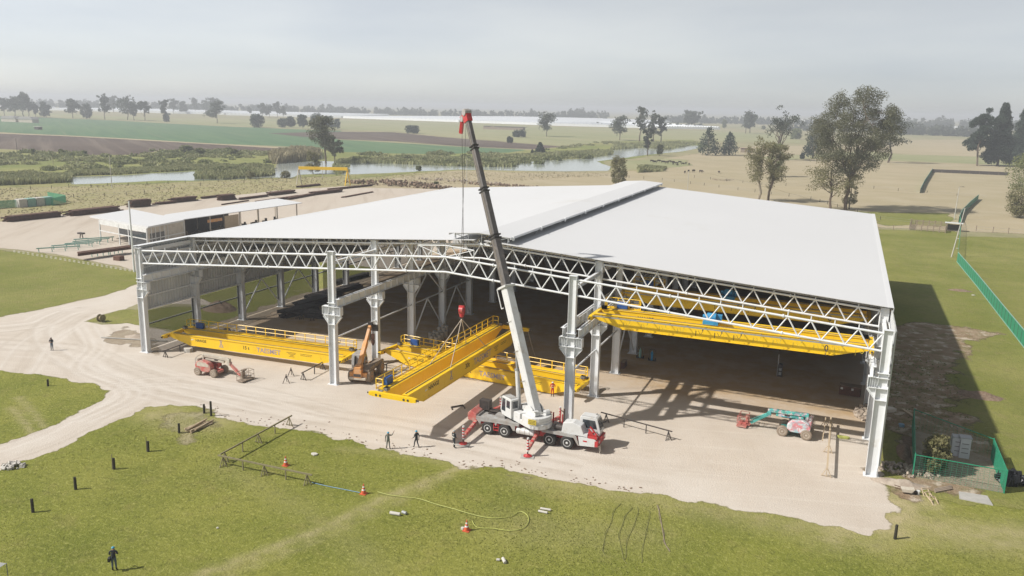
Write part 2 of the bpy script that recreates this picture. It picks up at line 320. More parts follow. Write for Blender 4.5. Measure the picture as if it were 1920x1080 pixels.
GM=dict(
 far=ground_mat('dry_pasture_ground',[(.29,.26,.15),(.19,.20,.09),(.35,.30,.18),(.15,.15,.07)],[(.004,.4,.65,.8),(.02,.4,.7,.8),(.11,.5,.75,.6)],.3,.8),
 lawn=ground_mat('lawn_grass',[(.19,.205,.034),(.27,.26,.06),(.115,.14,.018),(.26,.21,.085),(.06,.075,.010),(.42,.41,.13)],
   [(.045,.38,.66,.85),(.12,.42,.7,.65),(.35,.55,.8,.5),(1.5,.50,.72,.55),(3.2,.52,.72,.6)],.7,5.,att=(('worn',(.41,.35,.19),.7,1.05),('lush',(.10,.135,.02),.5,1.3))),
 lawn2=ground_mat('rough_side_grass',[(.19,.20,.045),(.27,.255,.085),(.135,.155,.032),(.26,.21,.10),(.09,.10,.024)],
   [(.04,.38,.66,.8),(.13,.42,.7,.6),(.5,.52,.75,.6),(1.4,.5,.75,.45)],.8,3.),
 dirt=ground_mat('pale_dirt',[(.50,.435,.365),(.56,.505,.44),(.43,.365,.295),(.39,.32,.25),(.60,.55,.48)],
   [(.06,.4,.65,.8),(.22,.46,.72,.45),(1.6,.56,.78,.45),((.05,1.4,-14),.52,.72,.5)],.35,6.,att=(('floor',(.41,.29,.165),.3,1.5),('track',(.585,.535,.475),.25,1.),('rut',(.36,.30,.235),.8,.8),('ridge',(.66,.62,.57),.8,.9))),  # the floor entry puts the hall's shade into the dirt colour
 mud=ground_mat('disturbed_soil_ground',[(.25,.175,.11),(.38,.30,.21),(.17,.15,.06),(.50,.43,.34)],[(.35,.4,.65,.8),(.5,.46,.66,.9),(.6,.53,.63,.9)],.9,3.),
 pale_mud=ground_mat('pale_spoil_ground',[(.36,.30,.22),(.27,.21,.15),(.42,.36,.29)],[(.8,.4,.65,.8),(2,.5,.7,.6)],.8,5.),
 crop=ground_mat('green_crop_ground',[(.095,.17,.085),(.12,.19,.09),(.075,.14,.075),(.18,.20,.12)],[(.006,.4,.6,.8),((.006,.09,38),.4,.65,.8),((.004,.35,38),.55,.7,.6)],.2,.5),
 plough=ground_mat('ploughed_ground',[(.085,.062,.05),(.12,.09,.07),(.17,.135,.105)],[(.01,.4,.6,.8),((.004,.12,38),.5,.66,.8)],.3,.5),
 scrub=ground_mat('scrub_meadow_ground',[(.23,.24,.075),(.15,.18,.05),(.30,.27,.12),(.10,.125,.04)],[(.03,.4,.62,.9),(.012,.42,.66,.8),(.12,.5,.7,.8)],1.,.4),
 tan=ground_mat('tan_pasture_ground',[(.37,.31,.20),(.30,.26,.155),(.42,.36,.255),(.21,.185,.10)],[(.008,.4,.65,.7),(.05,.45,.7,.6),((.004,.06,0),.56,.72,.5)],.3,.8),
 olive=ground_mat('pale_green_pasture_ground',[(.27,.27,.14),(.33,.30,.175),(.20,.225,.105)],[(.005,.4,.65,.8),((.004,.05,30),.45,.7,.7)],.2,.5),
 storage=ground_mat('storage_yard_dirt',[(.47,.405,.335),(.51,.455,.385),(.41,.345,.275),(.36,.30,.24)],[(.03,.4,.65,.8),((.02,.2,60),.5,.7,.6),((.3,.02,-35),.56,.7,.5)],.2,2.),
 yard_edge=ground_mat('worn_dry_grass',[(.33,.285,.15),(.25,.245,.09),(.40,.35,.24)],[(.12,.4,.65,.8),(.6,.45,.7,.7)],.8,4.),
)
wm=bpy.data.materials.new('river_water'); wm.use_nodes=True; b=wm.node_tree.nodes['Principled BSDF']
b.inputs['Base Color'].default_value=(.34,.37,.34,1); b.inputs['Roughness'].default_value=.12; b.inputs['Specular IOR Level'].default_value=.6
nz=N(wm.node_tree,'ShaderNodeTexNoise',Scale=.35,Detail=3); bp=N(wm.node_tree,'ShaderNodeBump',Strength=.15,Distance=.2); tcw=N(wm.node_tree,'ShaderNodeTexCoord')
wm.node_tree.links.new(tcw.outputs['Object'],nz.inputs['Vector']); wm.node_tree.links.new(nz.outputs[0],bp.inputs['Height']); wm.node_tree.links.new(bp.outputs[0],b.inputs['Normal'])
S_=11500
gv=[(CX+x,CY+y,0) for x,y in((-S_,-S_),(S_,-S_),(S_,S_),(-S_,S_))]
ge=MB().add(gv,[(0,1,2,3)]).build('ground',GM['far']); ge['kind']='structure'
HX=86.4
# near grass: front lawn, left verge, small island; right-hand grass
front=[(-40,-75),(150,-90),(150,12)]+[(103,-2),(90,-4)]+[(86.5,1.5)]
lawn_px=[(-60,905),(0,880),(35,867),(100,840),(167,810),(217,788),(283,763),(317,758),(360,763),(383,770),(417,782),(467,792),(500,798),(540,802),(587,810),(640,823),(707,840),(750,843),(790,857),(853,873),(893,877),(950,880),(1007,890),(1073,903),(1140,917),(1207,927),(1280,937),(1320,942),(1383,950),(1445,962),(1508,976),(1570,988),(1622,998),(1655,985),(1672,955),(1668,925),(1676,908),(1700,905),(1740,925),(1800,945),(1920,950),(2100,940)]
lawn_front=px(lawn_px)+[(130,-62),(110,-95),(-10,-95),(-45,-60)]
def pdist(x,y,P):
    d=np.full(x.shape,1e9)
    for a,b in zip(P,P[1:]):
        ex,ey=b[0]-a[0],b[1]-a[1]; t=np.clip(((x-a[0])*ex+(y-a[1])*ey)/(ex*ex+ey*ey+1e-9),0,1); d=np.minimum(d,np.hypot(x-a[0]-ex*t,y-a[1]-ey*t))
    return d
def curve(pts,n=5):
    P=[Vector(p).to_3d() if len(p)==3 else Vector((p[0],p[1],0)) for p in px(pts)]; P=[P[0]]+P+[P[-1]]; o=[]
    for i in range(1,len(P)-2):
        for k in range(n):
            t=k/n; o.append(.5*((2*P[i])+(P[i+1]-P[i-1])*t+(2*P[i-1]-5*P[i]+4*P[i+1]-P[i+2])*t*t+(3*P[i]-P[i-1]-3*P[i+1]+P[i+2])*t**3))
    return [(v.x,v.y) for v in o+[P[-2]]]
def shift(P,o):
    r=[]
    for i,p in enumerate(P):
        a=P[max(i-1,0)];b=P[min(i+1,len(P)-1)]; dx,dy=b[0]-a[0],b[1]-a[1]; l=math.hypot(dx,dy)+1e-9; r.append((p[0]-dy/l*o,p[1]+dx/l*o))
    return r
WORN=[(curve([(360,1085),(480,1040),(560,1010),(640,975),(720,935),(800,903),(866,875)]),.55,1.),(curve([(380,1100),(500,1052),(600,1012),(690,968),(770,930),(850,890)]),.35,.6),(curve([(1920,1040),(1700,1010),(1500,990)]),1.2,.5),
 (curve([(20,765),(45,790),(60,815)]),.4,.9),(curve([(35,745),(62,775),(80,800)]),.4,.8),(curve([(300,775),(350,790),(400,795)]),2.5,.9),(curve([(640,842),(720,850),(800,862),(870,880)]),.8,.35),(curve([(1000,900),(1150,925),(1300,950),(1480,985),(1650,1020)]),2.2,.6),(curve([(1560,1000),(1610,985),(1660,970),(1740,985),(1840,1005),(1940,1010)]),2.6,.95),(curve([(1672,915),(1680,940),(1685,965),(1665,990)]),2.2,1.35),(curve([(1640,905),(1700,925),(1745,950)]),1.3,1.1),(curve([(960,985),(1080,1000),(1200,1000)]),3.,.35),(curve([(420,880),(520,930),(640,1000),(700,1070)]),1.5,.25)]
def worn(x,y):
    r=0*x
    for P,w_,k in WORN: r=np.maximum(r,k*np.exp(-(pdist(x,y,P)/w_)**2))
    return r
def lush(x,y): return np.clip(fbm(x*.03+5,y*.03,77,3)*1.6,0,1)
ROADS=[curve(q) for q in ([(-150,640),(60,652),(150,664),(260,712),(380,742),(560,778),(760,808),(950,850),(1200,905),(1500,962)],[(-150,905),(20,845),(100,815),(200,758),(240,733),(330,728),(450,748),(600,790)],[(300,520),(240,550),(120,588),(60,610),(-150,628)],[(250,552),(180,575),(115,605),(110,635),(170,680),(300,722),(500,770)],[(150,588),(60,640),(20,690),(-40,760)],[(160,612),(178,650),(150,690),(215,720),(240,745),(150,790)])]
_rt=random.Random(9); RUT=[];RIDGE=[]
for P in ROADS:
    for k in range(5):
        o=_rt.uniform(-3.2,3.2)
        for s_ in(-.95,.95): (RUT if _rt.random()<.55 else RIDGE).append((shift(P,o+s_),_rt.uniform(.14,.26),_rt.uniform(.5,1)))
def lines(L):
    def f(x,y):
        r=0*x; near=(y<14)&(x<70)
        for P,w_,k in L: r[near]=np.maximum(r[near],k*np.exp(-(pdist(x[near],y[near],P)/w_)**2))
        return r
    return f
def track(x,y):
    r=0*x
    for P in ROADS[:4]: r=np.maximum(r,np.exp(-(pdist(x,y,P)/3.6)**2))
    return r*(.8+.4*fbm(x*.1,y*.1,5,3))
def floor_shade(x,y):
    d=sdf(x,y,[(1.2,19),(12,15),(30,16),(58,14),(85.6,13),(86.3,90),(.7,90)]); return np.clip(.5-d/7+.5*fbm(x*.12,y*.12,8,3),0,1)  # hall shade painted into the same dirt, from about the roof's shadow line back
sheet('front_lawn',[lawn_front],GM['lawn'],.012,cell=.22,amp=1.1,ns=.5,seed=3,fade=0.9,maxcell=.9,attrs=dict(worn=worn,lush=lush))
sheet('road_island_grass',[px([(-80,705),(0,693),(60,700),(127,713),(187,723),(210,733),(200,750),(150,775),(100,797),(50,820),(0,833),(-80,862)])],GM['lawn'],.012,cell=.25,amp=.9,ns=.5,seed=5,fade=0.9,maxcell=.5,attrs=dict(worn=worn,lush=lush))
leftg=px([(-120,470),(0,469),(70,474),(160,489),(250,508)])+[(-12,30),(-4.5,46),(-2.6,60),(-1.8,70),(-1.6,30),(-1.4,14),(-2.2,9)]+px([(263,585),(235,598),(200,606),(162,603),(187,591),(233,580),(262,568)])
leftg=px([(-120,470),(0,469),(70,474),(160,489),(250,508)])+[(-20,44)]+px([(257,533),(200,553),(100,575),(0,594),(-120,615)])
sheet('side_field_grass',[leftg,[(-20,28),(-20,62),(-2.5,62),(-1.2,30),(-1.2,12),(-3.5,9.5)]+px([(237,606),(200,608),(160,603),(187,592),(233,581)])+[(-9,24)]],GM['lawn2'],.010,cell=.35,amp=1.1,ns=.35,seed=9,fade=1.2)
sheet('right_field_grass',[[(87.2,-3),(87.5,112)]+px([(1648,430),(1790,433),(1800,443),(1920,446),(2100,446)])+[(190,60),(160,5),(130,-45),(102,-30),(94,-18),(91,-9)]],GM['lawn2'],.006,cell=.5,amp=1.2,ns=.4,seed=11,fade=1.0)
# bare yard round and under the hall, with the two roads
yard=px([(-150,622),(0,594),(100,575),(200,553),(257,533)])+[(-20,42),(-9,24)]+px([(262,568),(233,580),(187,591),(160,602),(190,609),(240,606)])+[(-3.5,8.5),(-1.1,12),(-1.1,92),(87.1,92),(87.2,2),(89.5,-2.5)]+px([(1725,930),(1710,975),(1650,1008),(1560,1000),(1280,950),(893,892),(640,840),(540,815),(467,805),(400,790),(360,775),(300,775),(217,805),(100,855),(0,895),(-150,955)])
sheet('dirt_yard',[yard],GM['dirt'],.004,cell=.3,amp=.3,ns=.6,seed=2,maxcell=lambda x,y: np.where((y<10)&(x<62)&(x>-45),.31,2.),attrs=dict(floor=floor_shade,track=track,rut=lines(RUT),ridge=lines(RIDGE)))
sheet('disturbed_ground',[[(87.3,-1.5),(87.6,58),(92,64),(101,65),(106,62),(101,54),(99,44),(96,36),(98,30),(96,22),(98.5,12),(94,0),(92,-3)],px([(1640,895),(1740,900),(1780,960),(1660,965)])],GM['mud'],.015,cell=.35,amp=3.0,ns=.35,seed=13,fade=3)
sheet('spoil_edge',[[(-2.6,8),(2.2,8.5),(1.9,30),(.9,62),(-2.0,62),(-2.6,30)],px([(228,612),(300,640),(300,665),(200,640)])],GM['pale_mud'],.011,cell=.3,amp=1.6,ns=.5,seed=15,fade=1.2)
sheet('worn_grass_patch',[px([(300,775),(390,768),(420,795),(350,830),(300,800)])],GM['yard_edge'],.016,cell=.3,amp=2.2,ns=.4,seed=17,fade=3)
sheet('worn_grass_patch',[px([(860,868),(900,880),(960,884),(1040,897),(1000,905),(880,890)])],GM['yard_edge'],.017,cell=.25,amp=1.2,ns=.6,seed=19,fade=3)
# storage yard behind the left wall
stor=px([(-150,476),(-150,418),(0,415),(120,402),(230,386),(350,377),(520,357),(640,349),(760,344),(852,352)])+[(2,92),(-1.3,92),(-1.3,62),(-3,62),(-20,46)]+px([(250,506),(160,487),(70,472),(0,466)])
sheet('storage_yard',[stor],GM['storage'],.008,cell=.8,amp=1.6,ns=.15,seed=23,fade=1.5)
sheet('near_bank_pasture',[px([(-150,352),(0,350),(130,346),(220,343),(300,339),(380,338),(440,334),(520,331),(560,327),(650,326),(760,322),(860,317),(980,321),(1060,322),(1130,322),(1200,318),(1300,330),(1400,345),(1500,365),(1640,400)])+[(60,100),(-20,92)]+px([(640,352),(350,380),(0,418),(-150,420)])],GM['yard_edge'],.004,cell=1.5,amp=3,ns=.06,seed=25,fade=4)
sheet('tan_pasture',[px([(640,352),(760,330),(860,319),(980,323),(1130,323),(1180,320),(1260,322),(1330,325),(1420,345),(1520,372),(1640,404),(1650,420),(1300,360),(860,356)])],GM['tan'],.012,cell=1.5,amp=2.5,ns=.08,seed=27,fade=4)
sheet('right_pasture',[px([(1220,300),(1300,288),(1330,280),(1420,273),(1560,272),(1700,262),(1920,262),(2200,268),(2200,470),(1920,440),(1800,434),(1640,428),(1560,390),(1380,350),(1260,330)])],GM['tan'],.008,cell=2.,amp=3,ns=.06,seed=29,fade=6)
sheet('pasture_strip',[px([(1620,283),(1700,290),(1920,296),(2100,300),(2100,315),(1900,310),(1700,303),(1560,296),(1480,300),(1400,296)])],GM['olive'],.02,cell=2,amp=4,ns=.05,seed=33,fade=6)
sheet('dark_pasture_strip',[px([(1560,395),(1640,396),(1780,400),(1800,412),(1790,426),(1660,424),(1620,408)])],GM['lawn2'],.02,cell=.8,amp=3,ns=.12,seed=35,fade=5)
# river
river=[px([(133,346),(220,343),(300,339),(372,339),(430,337),(500,333),(545,333),(560,328),(600,326),(640,328),(657,327),(720,325),(780,322),(860,318),(960,320),(1060,321.5),(1140,320.5),(1143,312),(1118,303),(1187,294),(1213,290.5),(1240,288),(1280,284),(1308,278),(1308,272.5),(1280,274),(1250,281),(1205,277),(1150,281),(1150,290),(1100,297),(1000,302),(975,307),(960,313),(850,311),(720,306),(655,304),(600,302),(560,304),(519,307),(513,318),(480,324),(420,325),(365,321),(300,324.5),(230,329),(133,332)])]
sheet('river',river,wm,.05,cell=1.2,amp=1.5,ns=.1,seed=41)
sheet('scrub_meadow',[px([(-200,276),(100,283),(170,290),(270,291),(300,281),(500,283),(590,276),(640,284),(800,288),(950,286),(1050,276),(1150,265),(1250,262),(1300,262),(1330,272),(1310,279),(1280,285),(1240,290),(1187,297),(1130,303),(1140,318),(860,319),(640,330),(133,350),(-200,354)])],GM['scrub'],.02,holes=[],cell=2.5,amp=4,ns=.05,seed=43)
sheet('green_field',[px([(-400,212),(0,217.5),(200,225.5),(430,237.5),(590,243.5),(640,245),(640,262),(860,275),(990,281),(950,286),(800,288.5),(640,285),(590,277),(400,269),(230,259.5),(130,254.5),(0,247.5),(-400,236)])],GM['crop'],.03,cell=4,amp=5,ns=.02,seed=45)
sheet('ploughed_field',[px([(-400,238),(0,249),(130,256),(230,261),(400,271),(560,278),(500,283),(300,281),(270,291),(170,291),(100,284),(0,279),(-400,268)]),px([(500,250),(600,247),(640,247),(740,248),(827,257),(950,266.5),(1057,275),(1000,280),(873,275),(740,265),(640,261.5),(560,256)])],GM['plough'],.04,cell=3,amp=4,ns=.03,seed=47)
sheet('pale_pasture',[px([(-400,203),(0,208),(300,222),(640,224),(900,231),(1150,242),(1500,250),(1500,268),(1250,262),(1150,265),(1050,274),(950,265),(827,255),(740,246),(590,242),(430,236),(200,224),(0,216),(-400,210)])],GM['olive'],.01,cell=5,amp=6,ns=.02,seed=49)
sheet('dirt_track',[px([(-50,247),(130,254),(230,259.2),(400,269.3),(520,276),(520,278),(400,271),(230,261),(130,255.6),(-50,248.8)])],GM['tan'],.05,cell=2,amp=2,ns=.05,seed=51)
sheet('bank_patch',[px([(1145,303),(1250,297),(1290,300),(1300,310),(1230,318),(1150,318),(1150,311)])],GM['olive'],.03,cell=1.5,amp=4,ns=.07,seed=53,fade=4)
sheet('bank_patch',[px([(650,330),(740,322),(790,319),(800,323),(700,333),(652,338)])],GM['scrub'],.03,cell=1.5,amp=2,ns=.09,seed=55,fade=4)
# ---------- the hall ----------
BX=[0.,28.8,57.45,86.4]; FY=[9.2*i for i in range(10)]
def ztop(x): return 13.29+ (16.32-13.29)*(1-abs(x-43.2)/43.2)      # top chord
hall=thing('industrial_hall','huge open-fronted hall with white painted steel columns and trusses under a shallow white gabled roof','hall')
st,gv_,rf,cl=M['steel'],M['galv'],M['roof'],M['clad']
def column(ix,iy):
    x=BX[ix]; y=FY[iy]; zt=ztop(x)+.35; sd=[(1,),(1,-1),(1,-1),(-1,)][ix]
    m=MB().hcol(x,y,.04,8.6,1.0 if ix in(0,3) else .92,.62); 
    m.hcol(x,y,8.6,zt,.78,.5); m.box((x,y,zt+.015),(.84,.56,.03))
    for k in(-1,1): m.box((x+k*.42,y,.45),(.03,.5,.8))
    o=m.build('column',st,hall)
    MB().box((x,y,.02),(1.35,1.0,.06)).build('base_plate',st,o)
    c=MB(); e=1.2
    lo=-e if -1 in sd else -.5; hi=e if 1 in sd else .5
    for z in(9.3,8.35): c.box((x+(lo+hi)/2,y,z),(hi-lo,.62,.05))
    c.box((x+(lo+hi)/2,y,8.82),(hi-lo-.04,.04,.86))
    for s in sd:
        c.box((x+s*e,y,8.82),(.04,.62,.9))
        for k in(.62,.82,1.0): c.box((x+s*k,y,8.82),(.03,.46,.88))
        pl=[(.46,8.32),(e,8.32),(e,8.1),(.46,7.25)]
        c.prism([(x+s*a,b) for a,b in (pl if s<0 else pl[::-1])],(0,y-.03,0),(1,0,0),(0,0,1),(0,.06,0))
        c.bar((x+s*e,y,8.12),(x+s*.46,y,7.23),.4,.05)
    for z in (7.25,9.75): c.box((x,y,z),(1.02,.66,.05))
    c.build('corbel',st,o)
for ix in range(4):
    for iy in range(10): column(ix,iy)
DEP=1.615
def node(x,y,low=0): return Vector((x,y,ztop(x)-DEP*low))
def truss(ib,iy):
    x0,x1=BX[ib]+.4,BX[ib+1]-.4; y=FY[iy]; m=MB(); n=14; rt=.105
    xs=[x0+(x1-x0)*i/n for i in range(n+1)]
    brk=[43.2] if ib==1 else []
    for low in(0,1):
        pts=sorted([x0,x1]+brk)
        for a,b in zip(pts,pts[1:]): m.tube(node(a,y,low),node(b,y,low),rt,8)
    for i in range(n):
        a,b=xs[i],xs[i+1]; mid=(a+b)/2
        m.tube(node(a,y) ,node(mid,y,1),.072,6,cap=False); m.tube(node(mid,y,1),node(b,y),.072,6,cap=False)
        m.tube(node(a,y),node(a,y)+Vector((0,0,.42)),.06,6,.045)
    for e,dx in((x0,.0),(x1,.0)): m.tube(node(e,y),node(e,y,1),.05,6,cap=False)
    for fx in(.33,.7):
        for low in(0,1):
            c=node(x0+(x1-x0)*fx,y,low); m.tube(c-Vector((.07,0,0)),c+Vector((.07,0,0)),.17,10)
    m.build('roof_truss',st,hall)
for iy in range(10):
    for ib in range(3): truss(ib,iy)
# monitor frames over the ridge
MZ=.42
for iy in range(10):
    y=FY[iy]; m=MB(); z=lambda x: 17.3+.25*(1-abs(x-43.2)/3.4)
    P=[Vector((x,y,z(x))) for x in(39.9,41.5,43.2,44.9,46.5)]
    for a,b in zip(P,P[1:]): m.tube(a,b,.06,6)
    for x in(39.9,41.5,43.2,44.9,46.5): m.tube((x,y,z(x)),(x,y,ztop(x)),.05,6)
    m.tube((39.9,y,z(39.9)),(43.2,y,ztop(43.2)),.045,6); m.tube((46.5,y,z(46.5)),(43.2,y,ztop(43.2)),.045,6)
    m.build('monitor_frame',st,hall)
# crane rail beams, eaves struts, ties, bracing
def railbeam(x,y0=0.,y1=88.):
    m=MB(); m.ibeam((x,y0-.35,9.82),(x,y1,9.82),.42,.95,.035); m.box((x,(y0+y1)/2,10.35),(.09,y1-y0,.1))
    for y in np.arange(y0+1,y1,1.5): m.box((x,y,9.82),(.4,.02,.86))
    m.build('crane_rail_beam',st,hall)
for x in(BX[0]+.85,BX[1]+.85,BX[2]-.85,BX[2]+.85,BX[3]-.85): railbeam(x)
for ix in range(4):
    x=BX[ix]; m=MB(); z=ztop(x)-1.0
    m.ibeam((x,.3,z),(x,82.8,z),.3,.4,.03); m.build('eaves_beam',st,hall)
    m=MB(); m.tube((x,0.3,5.5),(x,82.8,5.5),.1,8); m.build('tie_tube',st,hall)
    for j in(2,3,6,7):
        m=MB(); y0,y1=FY[j],FY[j+1]; ym=(y0+y1)/2
        for a,b in(((y0,.4),(ym,5.45)),((y1,.4),(ym,5.45)),((y0,5.6),(ym,9.2)),((y1,5.6),(ym,9.2))): m.tube((x,a[0],a[1]),(x,b[0],b[1]),.1,8)
        m.build('chevron_brace',st,hall)
m=MB()
for (a,b) in((4,5),):
    for ib in range(3):
        xs=np.linspace(BX[ib]+.4,BX[ib+1]-.4,5)
        for i in range(4):
            if a==0: continue
            p=node(xs[i],FY[a]); q=node(xs[i+1],FY[b]); m.tube(p,q,.04,5,cap=False)
            p=node(xs[i+1],FY[a]); q=node(xs[i],FY[b]); m.tube(p,q,.04,5,cap=False)
m.build('wind_bracing',st,hall)
# roof
RY0,RY1=8.5,89.8
def rz(x): return ztop(x)+.62
pr=MB()
for ib in range(3):
    x0,x1=BX[ib]+.4,BX[ib+1]-.4
    for i in range(15):
        x=x0+(x1-x0)*i/14
        pr.bar((x,RY0+.25,rz(x)-.17),(x,RY1-.3,rz(x)-.17),.08,.22)
pr.build('purlins',gv_,hall)
def slab(name,pts,th=.06,mt=rf,par=hall):
    n=len(pts)//2; m=MB(); V=[Vector((x,RY0,z)) for x,z in pts]+[Vector((x,RY1,z)) for x,z in pts]; k=len(pts)
    top=V; bot=[v-Vector((0,0,th)) for v in V]; VV=top+bot; f=[]
    for i in range(k-1):
        f+=[(i,i+1,k+i+1,k+i),(2*k+i,3*k+i,3*k+i+1,2*k+i+1)]
        f+=[(i,2*k+i,2*k+i+1,i+1),(k+i,k+i+1,3*k+i+1,3*k+i)]
    f+=[(0,k,3*k,2*k),(k-1,2*k+k-1,3*k+k-1,k+k-1)]
    m.add(VV,f); return m.build(name,mt,par)
slab('roof_slope',[(-.35,rz(-.35)),(42.6,rz(42.6))]); slab('roof_slope',[(43.8,rz(43.8)),(86.75,rz(86.75))])
def mz(x): return 17.5+.28*(1-abs(x-43.2)/3.9)
mon=slab('ridge_monitor_roof',[(39.3,mz(39.3)),(43.2,mz(43.2)),(47.1,mz(47.1))],.06)
mg=MB()
for x in(39.3,47.1): mg.box((x,(RY0+RY1)/2,mz(x)-.13),(.07,RY1-RY0-.02,.24))
mg.build('monitor_gutter',st,hall)
mg=MB()
for y in FY[1:]+[88.5]:
    mg.box((47.17,y,mz(47.1)-.16),(.22,.22,.5)); mg.box((46.6,y,17.15),(.1,.1,.6)); mg.box((39.8,y,17.15),(.1,.1,.6))
mg.build('monitor_brackets',st,hall)
g=MB()
g.prism([(0,0),(.5,0),(.5,-.45),(.46,-.45),(.46,-.04),(0,-.04)],(86.62,RY0-.2,rz(86.7)+.03),(1,0,0),(0,0,1),(0,RY1-RY0+.3,0)); g.build('eaves_gutter',rf,hall)
g=MB(); g.prism([(0,0),(-.5,0),(-.5,-.45),(-.46,-.45),(-.46,-.04),(0,-.04)],(-.2,-.2,rz(0)+.0),(1,0,0),(0,0,1),(0,RY1+.3,0)); g.bar((-.1,-.1,rz(0)-.75),(-.1,9,rz(0)-.75),.12,.5)
g.box((-.05,4.2,rz(0)+.0),(.5,8.4,.05)); g.build('eaves_gutter',st,hall)
# cladding: trapezoidal sheets
def cladding(x,y0,y1,z0,z1,name='wall_cladding',step=.5):
    m=MB(); pts=[]; y=y0; k=0
    while y<y1:
        pts+= [(y,0),(y+step*.3,0),(y+step*.45,.11),(y+step*.85,.11)]; y+=step
    V=[];F_=[]
    for j,(yy,dx) in enumerate(pts):
        for z in(z0,z1): V.append((x+dx,yy,z))
    F_=[(2*j,2*j+2,2*j+3,2*j+1) for j in range(len(pts)-1)]
    m.add(V,F_); o=m.build(name,cl,hall); s=o.modifiers.new('t','SOLIDIFY'); s.thickness=.012; return o
cladding(-.66,0,88,5.2,13.5)
cladding(86.95,0.,88,.9,13.6)
for x,zz,e in((-.55,[3.4,5.3,7.1,8.9,10.9,12.7],0),(86.85,[1.0,2.9,4.7,6.5,8.3,10.3,12.2],0)):
    for z in zz: MB().box((x,44,z),(.1,88,.18)).build('wall_girt',st,hall)
m=MB(); m.box((43.2,89.6,6.8),(86.6,.08,13.6)); m.prism([(-.1,13.6),(86.5,13.6),(43.2,16.8)],(0,89.56,0),(1,0,0),(0,0,1),(0,.08,0)); m.build('back_wall',cl,hall)
m=MB()
for x0,x1,y in ((.6,28.3,30.),):
    m.tube((x0,y,2.2),(x1,y,2.3),.02,5)
m.build('hanging_cable',M['rope'],hall)
m=MB(); P=[Vector((57.9+.0*i,.5+8.6*t,11.2-2.6*math.sin(math.pi*t)*.5-1.2*t*0)) for i,t in enumerate(np.linspace(0,1,11))]; m.path(P,.03,5); m.build('hanging_cable',M['galv'],hall)

nm=bpy.data.materials.new('shade_netting'); nm.use_nodes=True; b=nm.node_tree.nodes['Principled BSDF']; b.inputs['Base Color'].default_value=(.035,.04,.03,1); b.inputs['Roughness'].default_value=.9; b.inputs['Alpha'].default_value=.42
for y0,y1 in((.5,37.),(39.6,80.)): MB().box((-.42,(y0+y1)/2,2.65),(.015,y1-y0,5.1)).build('shade_netting',nm,hall)
